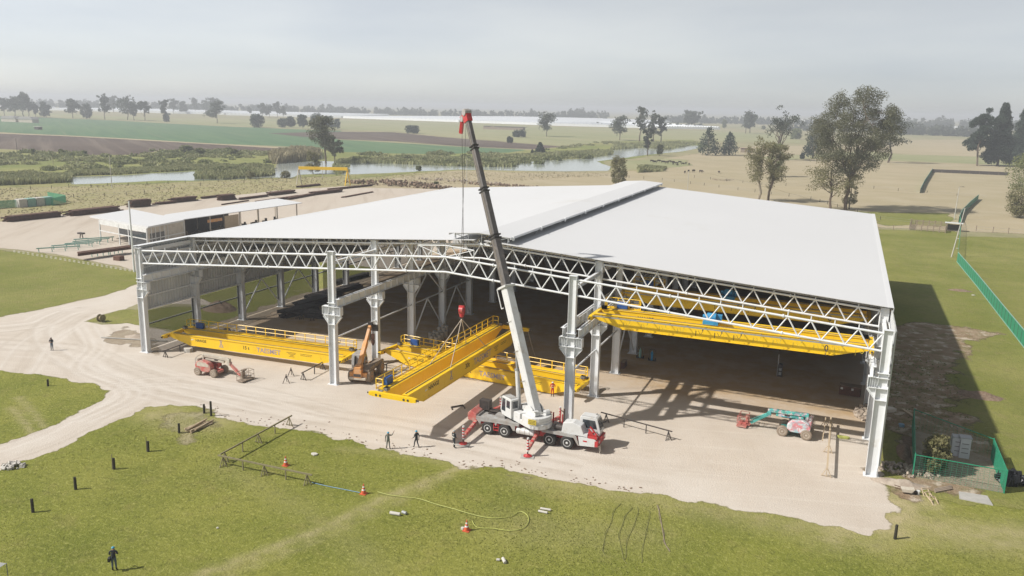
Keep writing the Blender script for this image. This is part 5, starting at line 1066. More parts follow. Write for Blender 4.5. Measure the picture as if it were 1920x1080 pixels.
cc=(P4[0]+P4[1]+P4[2]+P4[3])/4
m=MB(); m.prism([(v.x-cc.x,v.y-cc.y) for v in P4],(0,0,.014),(1,0,0),(0,1,0),(0,0,.04)); o=m.build('concrete_pad',GM['pale_mud']); o.location=cc; tag(o,'worn concrete pad under the grey cabinets inside the green enclosure','pad')
for x,y,l,dz in((1795,862,'left grey electrical cabinet with vents inside the green enclosure',0),(1808,866,'right taller grey electrical cabinet inside the green enclosure',.15)):
    t=thing('electrical_cabinet',l,'cabinet',G(x,y)+Vector((0,1.2,0)),.05,'grey cabinets in the enclosure'); o=MB().box((0,0,.95+dz/2),(1.1 if dz==0 else .9,.9,1.9+dz)).build('body',M['pale_grey'],t); bevel(o,.02)
    m=MB()
    for k in range(3): m.box((0,-.46,.6+.45*k),(.6,.02,.05))
    m.build('vent',M['dark'],t); MB().box((0,0,1.93+dz),(1.05,1.0,.06)).build('top_cover',M['helmet_grey'],t)
m=MB(); r_=random.Random(2)
pbag=G(1897,905); 
o=heap('bag_pile','heap of shiny black plastic bags outside the enclosure at the right edge','bags',pbag,1.25,1.0,46,.4,.85,'bag',.8,None,21); bevel(o,.12,3); 
pq=G(1829,935); o=MB().prism([(-1.3,-.7),(1.2,-.9),(1.0,.9),(-1.2,.8)],(0,0,0),(1,0,0),(0,1,0),(0,0,.08)).build('concrete_slab',M['concrete']); o.location=pq; tag(o,'pale square concrete slab on the grass in front of the enclosure','slab')
for i in range(3):
    o=MB().box((0,0,.08),(2.0,.16,.12)).build('plank',M['mud']); o.location=G(1769,921)+Vector((.0,i*.28,0)); o.rotation_euler=(0,0,.75); tag(o,['grey plank nearest the camera of three below the enclosure fence','middle grey plank of three below the enclosure fence','rear grey plank of three below the enclosure fence'][i],'plank','three grey planks')
# wheelbarrow
t=thing('wheelbarrow','rusty wheelbarrow with a pale tray in front of the rubble heap','wheelbarrow',G(1700,925),.1)
MB().prism([(-.5,.45),(-.38,.2),(.35,.2),(.55,.5)],(0,-.3,0),(1,0,0),(0,0,1),(0,.6,0)).build('tray',M['cream'],t)
m=MB()
for s in(-1,1): m.bar((-1.0,s*.28,.5),(.7,s*.08,.2),.05,.05); m.bar((-.25,s*.25,.3),(-.3,s*.27,0),.04,.04)
m.build('frame',M['rust'],t); MB().lathe((.72,-.05,.19),(0,1,0),[(0,.15),(.02,.19),(.08,.19),(.1,.15)],14).build('wheel',M['black'],t)
o=MB().lathe((0,0,0),(0,0,1),[(0,.13),(.35,.17)],12).build('bucket',M['helmet_white']); o.location=G(1721,927); tag(o,'white bucket beside the wheelbarrow','bucket')
for x,y,l,a in((1735,927,'upper of three pale timber brackets tumbled on the rubble',.4),(1742,934,'middle of three pale timber brackets tumbled on the rubble',.8),(1750,943,'lowest of three pale timber brackets tumbled on the rubble',.6)):
    m=MB()
    for s in(-1,1): m.bar((s*.28,-.4,.02),(s*.28,.4,.35),.07,.07); m.bar((-.3,s*.38,.2+.15*s),(.3,s*.38,.2+.15*s),.07,.07)
    o=m.build('timber_bracket',M['wood']); o.location=G(x,y); o.rotation_euler=(.2,.1,a); tag(o,l,'timber bracket','tumbled timber brackets')
# ---------- things inside the hall ----------
for k,(x,y) in enumerate(((823,638),(828,634),(834,630),(840,627),(846,622),(832,640),(838,636),(843,631),(850,628),(829,628),(838,620),(845,615),(851,618),(821,631))):
    z=0 if k not in(4,9,10,11) else 0
    t=thing('drum','pale steel drum in the cluster beside the middle-bay column','drum',G(x-14,y+4),0,'pale drums by the column'); MB().lathe((0,0,0),(0,0,1),[(0,.27),(.3,.29),(.32,.27),(.6,.27),(.62,.29),(.9,.27)],14).build('body',M['cream'],t); MB().lathe((0,0,.9),(0,0,1),[(0,.25),(.03,.25)],14).build('lid',M['galv'],t)
for x,y,l in((1200,672,'green gas-bottle trolley in the right bay, left of its twin'),(1222,677,'blue gas-bottle trolley in the right bay, right of its twin')):
    t=thing('gas_bottle_trolley',l,'trolley',G(x,y),.1); m=MB(); m.bar((-.35,0,0.1),(-.35,.2,1.5),.05,.05); m.bar((.35,0,.1),(.35,.2,1.5),.05,.05); m.bar((-.35,.2,1.5),(.35,.2,1.5),.05,.05); m.box((0,0,.12),(.9,.5,.06)); m.build('frame',M['dark'],t)
    MB().lathe((0,-.05,.15),(0,0,1),[(0,.17),(1.0,.17),(1.15,.06),(1.3,.04)],12).build('gas_bottle',M['teal'] if x==1200 else M['cyan'],t)
    for s in(-1,1): MB().lathe((s*.45,.1,.2),(1,0,0),[(-.04,.2),(.04,.2)],12).build('wheel',M['black'],t)
for x,y,l in((1582,742,'left brown crate on the floor near the right wall'),(1602,745,'right brown crate on the floor near the right wall')):
    t=thing('wooden_crate',l,'crate',G(x,y),-.1,'brown crates'); MB().box((0,.5,.65),(1.15,1.1,1.1)).build('body',M['rust'],t); MB().box((0,.5,1.22),(1.25,1.2,.05)).build('lid',M['mud'],t); MB().box((-.3,-.07,.9),(.25,.02,.25)).build('label_plate',M['helmet_white'],t)
t=thing('upright_rack','narrow dark rack with a pale mast standing in the right bay','rack',G(1457,705)); MB().box((0,0,1.4),(.12,.12,2.8)).build('mast',M['galv'],t); m=MB(); m.box((.3,0,.8),(.55,.5,1.6)); m.build('frame',M['dark'],t); MB().box((.32,-.3,.45),(.3,.1,.35)).box((.32,-.3,1.0),(.3,.1,.3)).build('gauge_panel',M['helmet_grey'],t)
t=thing('steel_skip','rusty low steel box at the foot of the third right-bay column','box',G(1168,690)); MB().box((0,.4,.4),(.5,1.5,.8)).build('body',M['rust'],t); MB().box((0,.4,.82),(.54,1.54,.04)).build('rim',M['mud'],t)
r_=random.Random(8)
def stack(label,c,L,n,layers,az,mt='rust',grp='dark steel section stacks',w=.32,sp=.42):
    t=thing('steel_stack',label,'steel stack',c,az,grp)
    for k in range(layers):
        for i in range(n-k%2):
            m=MB(); l=L*r_.uniform(.8,1.05); y=(i-n/2)*sp+r_.uniform(-.05,.05); z=.2+k*.36; x=r_.uniform(-.3,.3)
            m.ibeam((x-l/2,y,z),(x+l/2,y,z),w,.32,.05); m.build('steel_section',M[mt],t)
    return t
for i,(x,y,L,n,la,az,l) in enumerate(((560,588,7,5,3,75,'dark steel sections heaped inside the left bay nearest the front'),(585,572,8,5,3,80,'dark steel sections heaped inside the left bay behind the first heap'),(600,595,5,4,3,10,'dark steel sections laid crosswise in the left bay'),(640,545,9,5,2,82,'long dark steel sections lying deep in the left bay'),(605,560,8,6,3,84,'broad dark stack of steel sections beside the left column row'),(655,525,10,4,2,84,'farthest dark stack of steel sections in the left bay'))):
    stack(l,G(x,y),L,n,la,R(az),'dark')
for i,(x,y,l) in enumerate(((548,596,'dark work trestle in the left bay at the front of the steel heap'),(575,600,'dark work trestle in the left bay beneath a steel section'))):
    c=G(x,y); trestle(c-Vector((1.2,0,0)),c+Vector((1.2,0,0)),.9,l,(.1,.9),(),'dark',.12,'trestle','work trestles')
for i in range(6):
    pass
t=thing('cable_drum','wooden cable drum lying on the small grass patch outside the left column','cable drum',G(190,603)); 
MB().lathe((-.35,0,.55),(1,0,0),[(0,.55),(.08,.55)],16).lathe((.27,0,.55),(1,0,0),[(0,.55),(.08,.55)],16).build('flange',M['woodg'],t); MB().lathe((-.27,0,.55),(1,0,0),[(0,.3),(.54,.3)],14).build('core',M['wood'],t)
o=MB().tube((0,0,.1),(9,3.,.1),.09,6).build('pipe',M['concrete']); o.location=G(190,634); o.rotation_euler=(0,0,-.05); tag(o,'long pale pipe lying beside the left front column','pipe')
t=thing('ladder','thin ladder lying in front of the left wall','ladder',G(0,0)); bpy.data.objects.remove(t)
litter(353,659,(1.4,1.0,.5),'stone','crumpled pale sheet under the left end of the left-bay crane','sheet','crumpled_sheet')
litter(1580,822,(1.3,.5,.25),'hose','crumpled yellow and white sack beside the long timber rail','sack','sack')
litter(1660,770,(2.2,1.4,.4),'cream','pale tarpaulin heap behind the right columns','tarpaulin','tarpaulin')
litter(1690,800,(.7,.6,.3),'bluerope','small blue bundle behind the enclosure corner','bundle','bundle')
# corner of a canopy at the bottom left
t=thing('canopy','white canopy corner entering at the bottom left edge','canopy',G(-40,1110)); c=G(-40,1110)
e=G(12,1056,2.3)-c; MB().add([(e.x,e.y,2.3),(e.x-2.8,e.y-.6,2.3),(e.x-2.4,e.y-3.4,2.3),(e.x+.4,e.y-2.8,2.3),(e.x-1.2,e.y-1.7,3.1)],[(0,1,4),(1,2,4),(2,3,4),(3,0,4)]).build('roof_cloth',M['helmet_white'],t).modifiers.new('t','SOLIDIFY').thickness=.03
for dx,dy in((0,0),(-2.8,-.6),(-2.4,-3.4),(.4,-2.8)): MB().tube((e.x+dx,e.y+dy,0),(e.x+dx,e.y+dy,2.3),.03,6).build('leg',M['galv'],t)
# ---------- trees ----------
LM=dict(
 euc=leaf_mat('eucalyptus_leaves',(.10,.11,.065),(.18,.175,.11)),
 eucd=leaf_mat('dark_eucalyptus_leaves',(.05,.065,.045),(.10,.115,.075)),
 olive=leaf_mat('olive_leaves',(.14,.14,.06),(.26,.235,.12)),
 dark=leaf_mat('dark_evergreen_leaves',(.03,.05,.035),(.06,.085,.055)),
 bush=leaf_mat('bush_leaves',(.13,.155,.06),(.25,.26,.11)),
 reed=leaf_mat('reed_leaves',(.20,.22,.10),(.36,.35,.18)),
 dryreed=leaf_mat('dry_reed_leaves',(.27,.24,.14),(.38,.33,.21)),
)
BARK=mat('eucalyptus_bark',(.16,.12,.085),.9,c2=(.10,.07,.05),scale=2.); BARKP=mat('pale_bark',(.34,.29,.22),.9,c2=(.22,.18,.13),scale=2.)
def leaves(C,Rd,n,size,rng,flat=.75,droop=.0):
    """n leaf clumps spread round the clump centres C (k,3) with radii Rd"""
    C=np.asarray(C,float); Rd=np.asarray(Rd,float); wgt=Rd**2; wgt/=wgt.sum(); idx=rng.choice(len(C),n,p=wgt)
    d=rng.normal(size=(n,3)); d/=np.linalg.norm(d,axis=1)[:,None]; q=rng.random(n)**.45
    P=C[idx]+d*(Rd[idx]*q)[:,None]*np.array([1,1,flat]); P[:,2]-=droop*rng.random(n)**2
    a=rng.normal(size=(n,3)); a/=np.linalg.norm(a,axis=1)[:,None]; b=np.cross(a,rng.normal(size=(n,3))); b/=np.linalg.norm(b,axis=1)[:,None]
    s=size*rng.uniform(.5,1.3,n)[:,None]; a=a*s; b=b*s*.55
    return P,a,b
def leafmesh(name,P,a,b,mt):
    n=len(P); V=np.stack([P-a,P-b*.9,P+a,P+b],1).reshape(-1,3)
    me=bpy.data.meshes.new(name); me.vertices.add(4*n); me.vertices.foreach_set('co',V.ravel()); me.loops.add(4*n); me.loops.foreach_set('vertex_index',np.arange(4*n,dtype=np.int32))
    me.polygons.add(n); me.polygons.foreach_set('loop_start',np.arange(0,4*n,4,dtype=np.int32)); me.polygons.foreach_set('loop_total',np.full(n,4,dtype=np.int32)); me.materials.append(mt); me.update(); return me
def limb(m,p,q,r0,r1,rng,k=4,wob=.06):
    p=np.array(p,float);q=np.array(q,float); L=np.linalg.norm(q-p); pts=[p]
    for i in range(1,k): pts.append(p+(q-p)*i/k+rng.normal(size=3)*L*wob*np.array([1,1,.4]))
    pts.append(q)
    for i in range(k): m.tube(pts[i],pts[i+1],r0+(r1-r0)*i/k,6,r0+(r1-r0)*(i+1)/k,cap=False)
    return pts
PROTO={}
def tree_parts(kind,seed,H,W,nl,ls,lm,bark):
    rng=np.random.default_rng(seed); m=MB(); C=[];Rd=[]; tr=H*.018+.08
    if kind=='big':
        tr=H*.011; fork=np.array([.3,.0,H*.26]); limb(m,(0,0,0),fork,tr*1.3,tr*.95,rng,5,.02); cen=np.array([.6,0,H*.62]); rad_=np.array([W*.47,W*.47,H*.35]); tips=[]
        for i in range(16):
            v=rng.normal(size=3); v/=np.linalg.norm(v); v[2]=abs(v[2])*1.1-.35; e=cen+v*rad_*rng.uniform(.45,.75); pts=limb(m,fork+rng.normal(size=3)*.15+np.array([0,0,-rng.random()*H*.04]),e,tr*.5,tr*.12,rng,6,.05); tips+=pts[2:]
        tips=np.array(tips)
        while len(C)<230:
            v=rng.uniform(-1,1,3)
            if np.linalg.norm(v)>1 or np.linalg.norm(v)<.28: continue
            c=cen+v*rad_*np.array([1,1,.97]); k=np.argmin(((tips-c)**2).sum(1)); limb(m,tips[k],c,tr*.1,tr*.03,rng,2,.05); C.append(c); Rd.append(W*rng.uniform(.045,.095))
    elif kind in('euc','thin','fan'):
        top={'euc':.95,'thin':.97,'fan':.9}[kind]; nb={'euc':16,'thin':11,'fan':14}[kind]
        limb(m,(0,0,0),(rng.normal()*.03*H,rng.normal()*.03*H,H*top*(.5 if kind=='fan' else 1)),tr,tr*.2,rng,6,.025)
        for i in range(nb):
            u=(i+rng.random())/nb; z0=H*(.22+.6*u) if kind!='fan' else H*(.15+.25*u); an=rng.uniform(0,6.28)
            if kind=='euc': r=W*.5*rng.uniform(.35,1)*(1-.55*abs(u-.45)); z1=z0+H*.14
            elif kind=='thin': r=W*.5*rng.uniform(.3,1); z1=z0+H*.12
            else: r=W*.5*rng.uniform(.1,1); z1=H*rng.uniform(.55,.97)
            e=(math.cos(an)*r,math.sin(an)*r,min(z1,H*.96)); limb(m,(0,0,z0),e,tr*.4,tr*.1,rng,3,.06)
            for k in range(5): C.append(np.array(e)+rng.normal(size=3)*np.array([W*.12,W*.12,H*.05])); Rd.append(W*rng.uniform(.1,.18))
            if kind!='fan': C.append(np.array([e[0]*.4,e[1]*.4,e[2]])); Rd.append(W*.16)
        if kind!='fan': C.append(np.array([0,0,H*.93])); Rd.append(W*.13)
    elif kind=='con':
        limb(m,(0,0,0),(0,0,H*.97),tr,tr*.15,rng,5,.01)
        for i in range(80):
            u=(i+rng.random())/80; z=H*(.1+.86*u); r=W*.5*(1-u)**.75*rng.uniform(.5,1); an=rng.uniform(0,6.28); C.append((math.cos(an)*r,math.sin(an)*r,z)); Rd.append(W*(.12+.12*(1-u)))
    else: # round, bushy to the ground
        limb(m,(0,0,0),(0,0,H*.6),tr*.8,tr*.3,rng,3,.03)
        for i in range(40):
            an=rng.uniform(0,6.28); u=rng.random(); z=H*(.16+.7*u); r=W*.36*math.sqrt(max(0,1-((u-.4)/.72)**2))*rng.uniform(.5,1); C.append((math.cos(an)*r,math.sin(an)*r,z)); Rd.append(W*rng.uniform(.1,.2))
    P,a,b=leaves(C,Rd,nl,ls,rng,.8,H*.02)
    return m.mesh('trunk',bark),leafmesh('crown',P,a,b,lm)
def tree(kind,pxb,pyb,pyt,wpx,label,lm='euc',bark=None,var=0,nl=None,cat='tree',group=None,dz=0,name=None):
    P=G(pxb,pyb); s=PXM(P); H=(pyb-pyt)/s; W=wpx/s; d=(P-Vector((CX,CY,0))).length
    key=(kind,lm,var)
    if nl is None: nl=int(np.clip(60000/max(d,60)*20,1500,9000))
    if key not in PROTO or nl>PROTO[key][3]*1.8:
        ls=np.clip(d*.00105,.2,1.6)*(.8 if d<450 else 1.0); PROTO[key]=(*tree_parts(kind,hash(kind)%97+var*13+5 if False else sum(map(ord,kind))+var*13,H,W,nl,ls,LM[lm],bark or BARK),(H,W),nl)
    tm,cm,(h0,w0),_=PROTO[key]
    t=thing(name or {'con':'conifer_tree','rnd':'bushy_tree'}.get(kind,'eucalyptus_tree'),label,cat,P,random.uniform(0,6.28) if kind!='big' else -.38,group); t.scale=(W/w0,W/w0,H/h0)
    put('trunk',tm,t); put('crown',cm,t); return t
tree('big',1585,394,158,160,'largest eucalyptus, with a broad open crown, behind the right end of the hall roof','euc',nl=42000)
tree('euc',1557,394,288,70,'pale olive eucalyptus immediately left of the largest tree','olive',var=1,nl=6500)
tree('rnd',1592,392,318,34,'low leafy sapling hidden behind the trunk of the largest tree','olive',var=3,nl=2500)
tree('euc',1421,377,268,62,'open olive eucalyptus with pale trunks, left of its darker neighbour behind the roof','olive',BARKP,var=2,nl=5000)
tree('thin',1440,377,262,56,'denser olive-green eucalyptus right of the open pale one behind the roof','olive',var=4,nl=6500)
tree('rnd',1452,331,262,36,'rounded dark tree crown rising behind the two olive eucalyptus','bush',var=1,nl=3500)
tree('fan',1460,300,207,50,'dark fan-shaped eucalyptus rising above the rounded crown','eucd',var=1)
tree('con',1327,291,238,42,'broad dark evergreen left of its smaller twin by the small brown shed','dark',var=0)
tree('con',1367,291,248,36,'smaller dark evergreen right of the broad one by the small brown shed','dark',var=1)
tree('con',1523,297,236,36,'dark evergreen with a small bush at its foot, left of the largest tree','dark',var=2)
tree('thin',1524,297,226,44,'straggly eucalyptus growing through the dark evergreen left of the largest tree','euc',var=5)
tree('rnd',1504,298,287,10,'small bush at the foot of the dark evergreen','dark',var=5,cat='bush')
tree('rnd',1492,261,240,25,'round hazy tree between the fan-shaped and straggly eucalyptus','bush',var=2)
tree('euc',1398,250,211,26,'tall hazy eucalyptus pair beyond the brown shed','eucd',var=3)
tree('euc',1406,250,217,18,'shorter hazy eucalyptus beside the tall one beyond the shed','eucd',var=4)
tree('euc',1290,241,209,20,'hazy eucalyptus left of two beyond the river bend','eucd',var=5); tree('euc',1302,241,209,22,'hazy eucalyptus right of two beyond the river bend','eucd',var=6)
tree('rnd',1358,241,223,9,'tiny hazy tree between the river bend and the shed','bush',var=4)
tree('rnd',1431,243,235,8,'tiny hazy bush right of the tall hazy eucalyptus pair','bush',var=4,cat='bush')
tree('euc',1665,305,210,56,'dark eucalyptus partly hidden behind the right side of the largest tree','eucd',var=7)
tree('thin',1832,311,212,46,'sparse tall eucalyptus with a bare lower trunk at the far right','dark',var=0,nl=12000)
tree('con',1870,311,193,50,'tall dark leaning evergreen right of the sparse eucalyptus','dark',var=4,nl=22000)
tree('con',1914,304,200,60,'dark tall tree cut by the right edge above the pasture','dark',var=8,nl=20000)
tree('rnd',1900,302,262,46,'low dark tree between the tall evergreen and the right edge','dark',var=7)
tree('rnd',1925,372,268,92,'large dark green tree cut off by the right edge','bush',var=6,nl=6500)
tree('rnd',1912,408,345,72,'spiky olive tree at the right edge below the dark green one','olive',var=5,nl=6500)
tree('rnd',1160,352,285,42,'olive bushy tree standing right behind the roof ridge end','olive',var=7,nl=5000)
tree('euc',1025,256,214,38,'umbrella-shaped dark tree alone on the far pale pasture','eucd',var=10)
tree('euc',1162,263,219,36,'open dark eucalyptus left of the tall narrow one beyond the river','eucd',var=11)
tree('thin',1199,265,200,26,'tallest narrow eucalyptus of the group beyond the river','eucd',var=1)
tree('thin',1214,292,240,16,'slim dark tree on the far river bank in front of the tall group','eucd',var=2)
tree('thin',1226,266,211,20,'slender eucalyptus right of the tallest one beyond the river','eucd',var=3); tree('thin',1239,266,217,17,'rightmost slender eucalyptus of the group beyond the river','eucd',var=4)
tree('rnd',1237,292,268,14,'grey-green bush on the far river bank right of the slim dark tree','bush',var=8,cat='bush')
tree('rnd',773,250,235,32,'dark round shrub alone on the pale pasture left of the boom','dark',var=8,cat='shrub'); tree('rnd',973,257,245,32,'low dark shrub on the pale pasture right of the boom','dark',var=9,cat='shrub'); tree('rnd',956,268,256,13,'small round shrub below the low dark shrub','dark',var=10,cat='shrub')
tree('con',1012,289,267,18,'small dark conifer on the reed bank right of the boom','dark',var=6); tree('con',998,291,280,9,'tiny conifer left of the small dark conifer on the reed bank','dark',var=6)
tree('euc',611,307,218,52,'grey-green eucalyptus on the river bank behind the yellow gantry','euc',var=12,nl=5000)
tree('thin',628,304,255,24,'lower leafy stem right of the grey-green riverside eucalyptus','euc',var=6,nl=2500)
tree('rnd',587,326,277,34,'olive umbrella-shaped tree by the yellow gantry','olive',var=11,nl=3500)
tree('rnd',482,239,214,33,'dark green round-topped tree at the edge of the green field','dark',var=12)
for i,(x,b,t_,w_) in enumerate(((530,239,222,24),(546,239,217,20),(568,241,214,26),(592,242,213,30),(615,242,216,26),(632,243,222,16))): tree('rnd',x,b,t_,w_,['leftmost','second','third','fourth','fifth','rightmost'][i]+' dark tree of the clump behind the riverside eucalyptus','dark',var=12+i%3,group='clump of dark trees beyond the green field')
row=[(9,217,184,18,'euc',0),(28,219,182,24,'euc',13),(45,220,176,26,'euc',14),(54,219,180,20,'thin',7),(67,219,196,10,'thin',8),(87,221,190,26,'rnd',15),(137,222,188,22,'euc',15),(162,223,192,26,'rnd',16),(197,224,180,22,'euc',16),(239,225,184,36,'euc',17),(252,226,193,12,'thin',9),(272,226,192,20,'fan',3),(309,227,188,15,'thin',10),(312,229,213,13,'rnd',17),(407,231,192,30,'euc',18)]
wd=['leftmost','second','third','fourth','fifth, very slim','sixth, bushy','seventh','eighth, bushy','ninth, tall with a tuft on top','tenth, widest','eleventh, slim','twelfth, fan-shaped','thirteenth, thin','fourteenth, very low','rightmost']
for (x,b,t_,w_,k,v),l in zip(row,wd): tree(k,x,b,t_,w_,l+' tree of the row beyond the green field','eucd',var=v,group='row of trees beyond the green field')
for i,(x,b,t_,w_,k) in enumerate(((213,211,181,14,'euc'),(326,213,186,20,'euc'),(344,213,187,18,'rnd'),(366,212,185,16,'euc'),(386,213,189,16,'euc'),(400,214,184,26,'euc'),(492,220,194,16,'euc'),(505,220,199,13,'thin'),(520,220,192,12,'euc'),(531,221,199,13,'euc'),(469,216,202,6,'thin'))): tree(k,x,b,t_,w_,['pale hazy tree above the ninth tree of the row','first pale hazy tree of the left cluster','pale hazy rounded tree right of it in the left cluster','pale hazy tree in the centre of the left cluster','narrow pale hazy tree right of the cluster centre','widest pale hazy tree of the left cluster','leftmost of four hazy trees before the greenhouses','second of the four hazy trees before the white greenhouses','tallest of the four hazy trees before the white greenhouses','rightmost of the four hazy trees before the white greenhouses','tiny hazy tree left of the four before the greenhouses'][i],'eucd',var=20+i%4,group='hazy trees in front of the greenhouses')
for x,b,t_,w_,l in((62,290,278,8,'small dark bush at the field edge by the utility pole'),(114,290,279,9,'upright dark shrub at the ploughed field edge'),(122,291,281,14,'low dark shrub beside the upright one at the ploughed field edge'),(158,292,282,11,'round dark shrub alone at the ploughed field edge'),(350,285,272,26,'dark shrub mass on the scrubby meadow'),(375,290,277,20,'dark shrub right of the shrub mass on the scrubby meadow'),(438,292,279,18,'rounded dark shrub in the middle of the scrubby meadow'),(535,334,319,22,'grey shrub standing in the water near the gantry'),(470,335,320,24,'grey-green shrub at the island tip in the river'),(785,320,310,12,'small shrub on the near river bank'),(818,345,340,10,'low dry bush by the rubble line')):
    tree('rnd',x,b,t_,w_,l,'bush' if 'grey' not in l else 'olive',var=20+int(x)%3,cat='shrub',nl=700)
# far woods that read as one mass, thinning into the haze
def belt(a,b,hp,n,label,seed,depth=60,lm='eucd',w=1.):
    rng=np.random.default_rng(seed); A=G(*a);B=G(*b); Cs=[];Rs=[]
    for i in range(n):
        t=rng.random(); p=A.lerp(B,t); s=PXM(p); h=hp/s*rng.uniform(.5,1.)*(1 if rng.random()>.12 else 1.25); d=Vector((_fw[0],_fw[1],0)).normalized()*rng.uniform(0,depth); r=h*rng.uniform(.25,.4)*w
        for k in range(5): Cs.append((p.x+d.x+rng.normal()*r*.5,p.y+d.y+rng.normal()*r*.5,h*(.25+.15*k))); Rs.append(r*(1-.1*k))
    d=(A.lerp(B,.5)-Vector((CX,CY,0))).length
    P,q,r_=leaves(Cs,Rs,min(n*90,26000),np.clip(d*.0013,1,3.4),rng,.9); put('far_wood',leafmesh('far_wood',P,q,r_,LM[lm])); o=bpy.context.scene.objects[-1] if False else None
    return P,q,r_
def belt_obj(*a,**k):
    label=a[4]; P,q,r_=belt(*a,**k)
    o=[x for x in COL.objects if x.name.startswith('far_wood')][-1]; tag(o,label,'woodland',None,'stuff')
belt_obj((-60,199),(330,207),16,120,'hazy belt of woodland on the left horizon',1)
belt_obj((330,208),(660,215),15,120,'hazy belt of woodland behind the white greenhouses left of the boom',2)
belt_obj((640,214),(1120,225),15,170,'hazy belt of woodland behind the white greenhouses at the centre',3)
belt_obj((1065,223),(1140,226),19,26,'denser hazy wood right of the umbrella-shaped tree',4)
belt_obj((1240,230),(1560,236),14,120,'hazy belt of woodland between the greenhouses and the largest tree',5)
belt_obj((1660,251),(1850,258),20,90,'darker belt of trees at the far side of the right pasture',6,40)
belt_obj((1640,240),(1980,246),20,110,'hazy belt of trees behind the darker one at the right',7)
belt_obj((1480,245),(1700,250),14,60,'hazy belt of trees behind the largest tree',8)
belt_obj((1120,237),(1330,241),7,70,'low hazy hedge beyond the river at the centre right',9)
# reeds and scrub along the river
def reeds(label,polys,n,hmin,hmax,w,lm,seed,cat='reeds',clump=.0):
    rng=np.random.default_rng(seed); A=np.concatenate([np.asarray(p) for p in polys]); lo=A.min(0);hi=A.max(0); X=[];Y_=[]
    while len(X)<n:
        x=rng.uniform(lo[0],hi[0],n*3); y=rng.uniform(lo[1],hi[1],n*3); d=np.full(x.shape,1e9)
        for p in polys: d=np.minimum(d,sdf(x,y,p))
        ok=(d+clump*fbm(x*.08,y*.08,seed)*6<0); X+=list(x[ok]);Y_+=list(y[ok])
    X=np.array(X[:n]);Y_=np.array(Y_[:n]); h=(hmin+(hmax-hmin)*np.clip(.5+fbm(X*.09,Y_*.09,seed,4)*1.2,0,1))*rng.uniform(.75,1.15,n)
    an=rng.uniform(0,6.28,n); ln=rng.normal(size=(n,2))*.16*h[:,None]; dx=np.cos(an)*w*rng.uniform(.5,1.3,n); dy=np.sin(an)*w*rng.uniform(.5,1.3,n)
    V=np.stack([np.stack([X-dx,Y_-dy,0*X],1),np.stack([X+dx,Y_+dy,0*X],1),np.stack([X+dx*.8+ln[:,0],Y_+dy*.8+ln[:,1],h*.9],1),np.stack([X-dx*.3+ln[:,0]*1.3,Y_-dy*.3+ln[:,1]*1.3,h],1)],1).reshape(-1,3)
    me=bpy.data.meshes.new('reeds'); me.vertices.add(4*n); me.vertices.foreach_set('co',V.ravel()); me.loops.add(4*n); me.loops.foreach_set('vertex_index',np.arange(4*n,dtype=np.int32)); me.polygons.add(n); me.polygons.foreach_set('loop_start',np.arange(0,4*n,4,dtype=np.int32)); me.polygons.foreach_set('loop_total',np.full(n,4,dtype=np.int32)); me.materials.append(LM[lm]); me.update()
    tag(put(dict(reeds='reeds',grass='grass').get(cat,'scrub'),me),label,cat,None,'stuff')
reeds('tall reeds along the far river bank at the left',[px([(115,336),(135,330),(230,327),(300,323),(365,319),(430,318),(430,309),(365,311),(300,314),(230,318),(130,322)])],8000,.7,1.8,.5,'reed',1,clump=.3)
reeds('dark reeds at the left edge before the river',[px([(-60,350),(60,346),(134,342),(134,330),(60,328),(-60,330)])],5000,1.,2.4,.45,'reed',2)
reeds('reed island in the river before the yellow gantry',[px([(366,337),(425,337),(500,331),(515,328),(512,315),(480,313),(420,316),(370,322)])],6000,1.,2.4,.5,'reed',3)
reeds('dry pale reeds along the river bend at the centre left',[px([(512,308),(580,301),(600,298),(600,286),(560,285),(520,292),(505,300)])],4500,3,5.5,.5,'dryreed',4)
reeds('reeds along the far river bank behind the boom',[px([(632,330),(650,322),(655,306),(720,307),(850,312),(960,314),(975,307),(1000,302),(1100,296),(1150,290),(1148,282),(1050,286),(960,292),(850,296),(720,296),(640,298),(625,312)])],12000,.8,2.3,.6,'reed',5,clump=.3)
reeds('reeds along the far end of the river at the centre right',[px([(1145,282),(1205,277),(1250,281),(1300,272),(1320,268),(1250,268),(1150,272)])],4000,1.2,2.6,.7,'reed',6)
reeds('clumps of green reeds on the near bank at the centre right',[px([(1195,324),(1240,322),(1250,316),(1215,314),(1195,318)])],1500,1.5,2.6,.4,'reed',7)
def bushes(label,polys,n,r0,r1,h,lm,seed,nl,ls):
    rng=np.random.default_rng(seed); A=np.concatenate([np.asarray(p) for p in polys]); lo=A.min(0);hi=A.max(0); C=[];Rd=[]
    while len(C)<n:
        x,y=rng.uniform(lo[0],hi[0],1),rng.uniform(lo[1],hi[1],1)
        if min(sdf(x,y,p)[0] for p in polys)>0 or fbm(x*.02,y*.02,seed)[0]<-.1: continue
        r=rng.uniform(r0,r1)
        for k in range(3): C.append((x[0]+rng.normal()*r,y[0]+rng.normal()*r,h*.3*r)); Rd.append(r*rng.uniform(.6,1))
    P,q,r_=leaves(C,Rd,nl,ls,rng,h); P[:,2]=np.abs(P[:,2]); tag(put('scrub',leafmesh('scrub',P,q,r_,LM[lm])),label,'scrub',None,'stuff')
MEAD=[px([(-60,330),(120,320),(300,311),(430,306),(520,293),(600,284),(640,288),(640,296),(850,294),(950,288),(1050,279),(1150,269),(1150,266),(950,288),(640,286),(560,281),(300,284),(270,294),(0,284),(-60,284)])]
bushes('low green scrub covering the meadow beyond the river',MEAD,330,1.2,4.5,.45,'bush',8,17000,.8)
bushes('pale yellow-green scrub clumps on the meadow beyond the river',MEAD,260,1.5,5,.35,'reed',18,14000,.8)
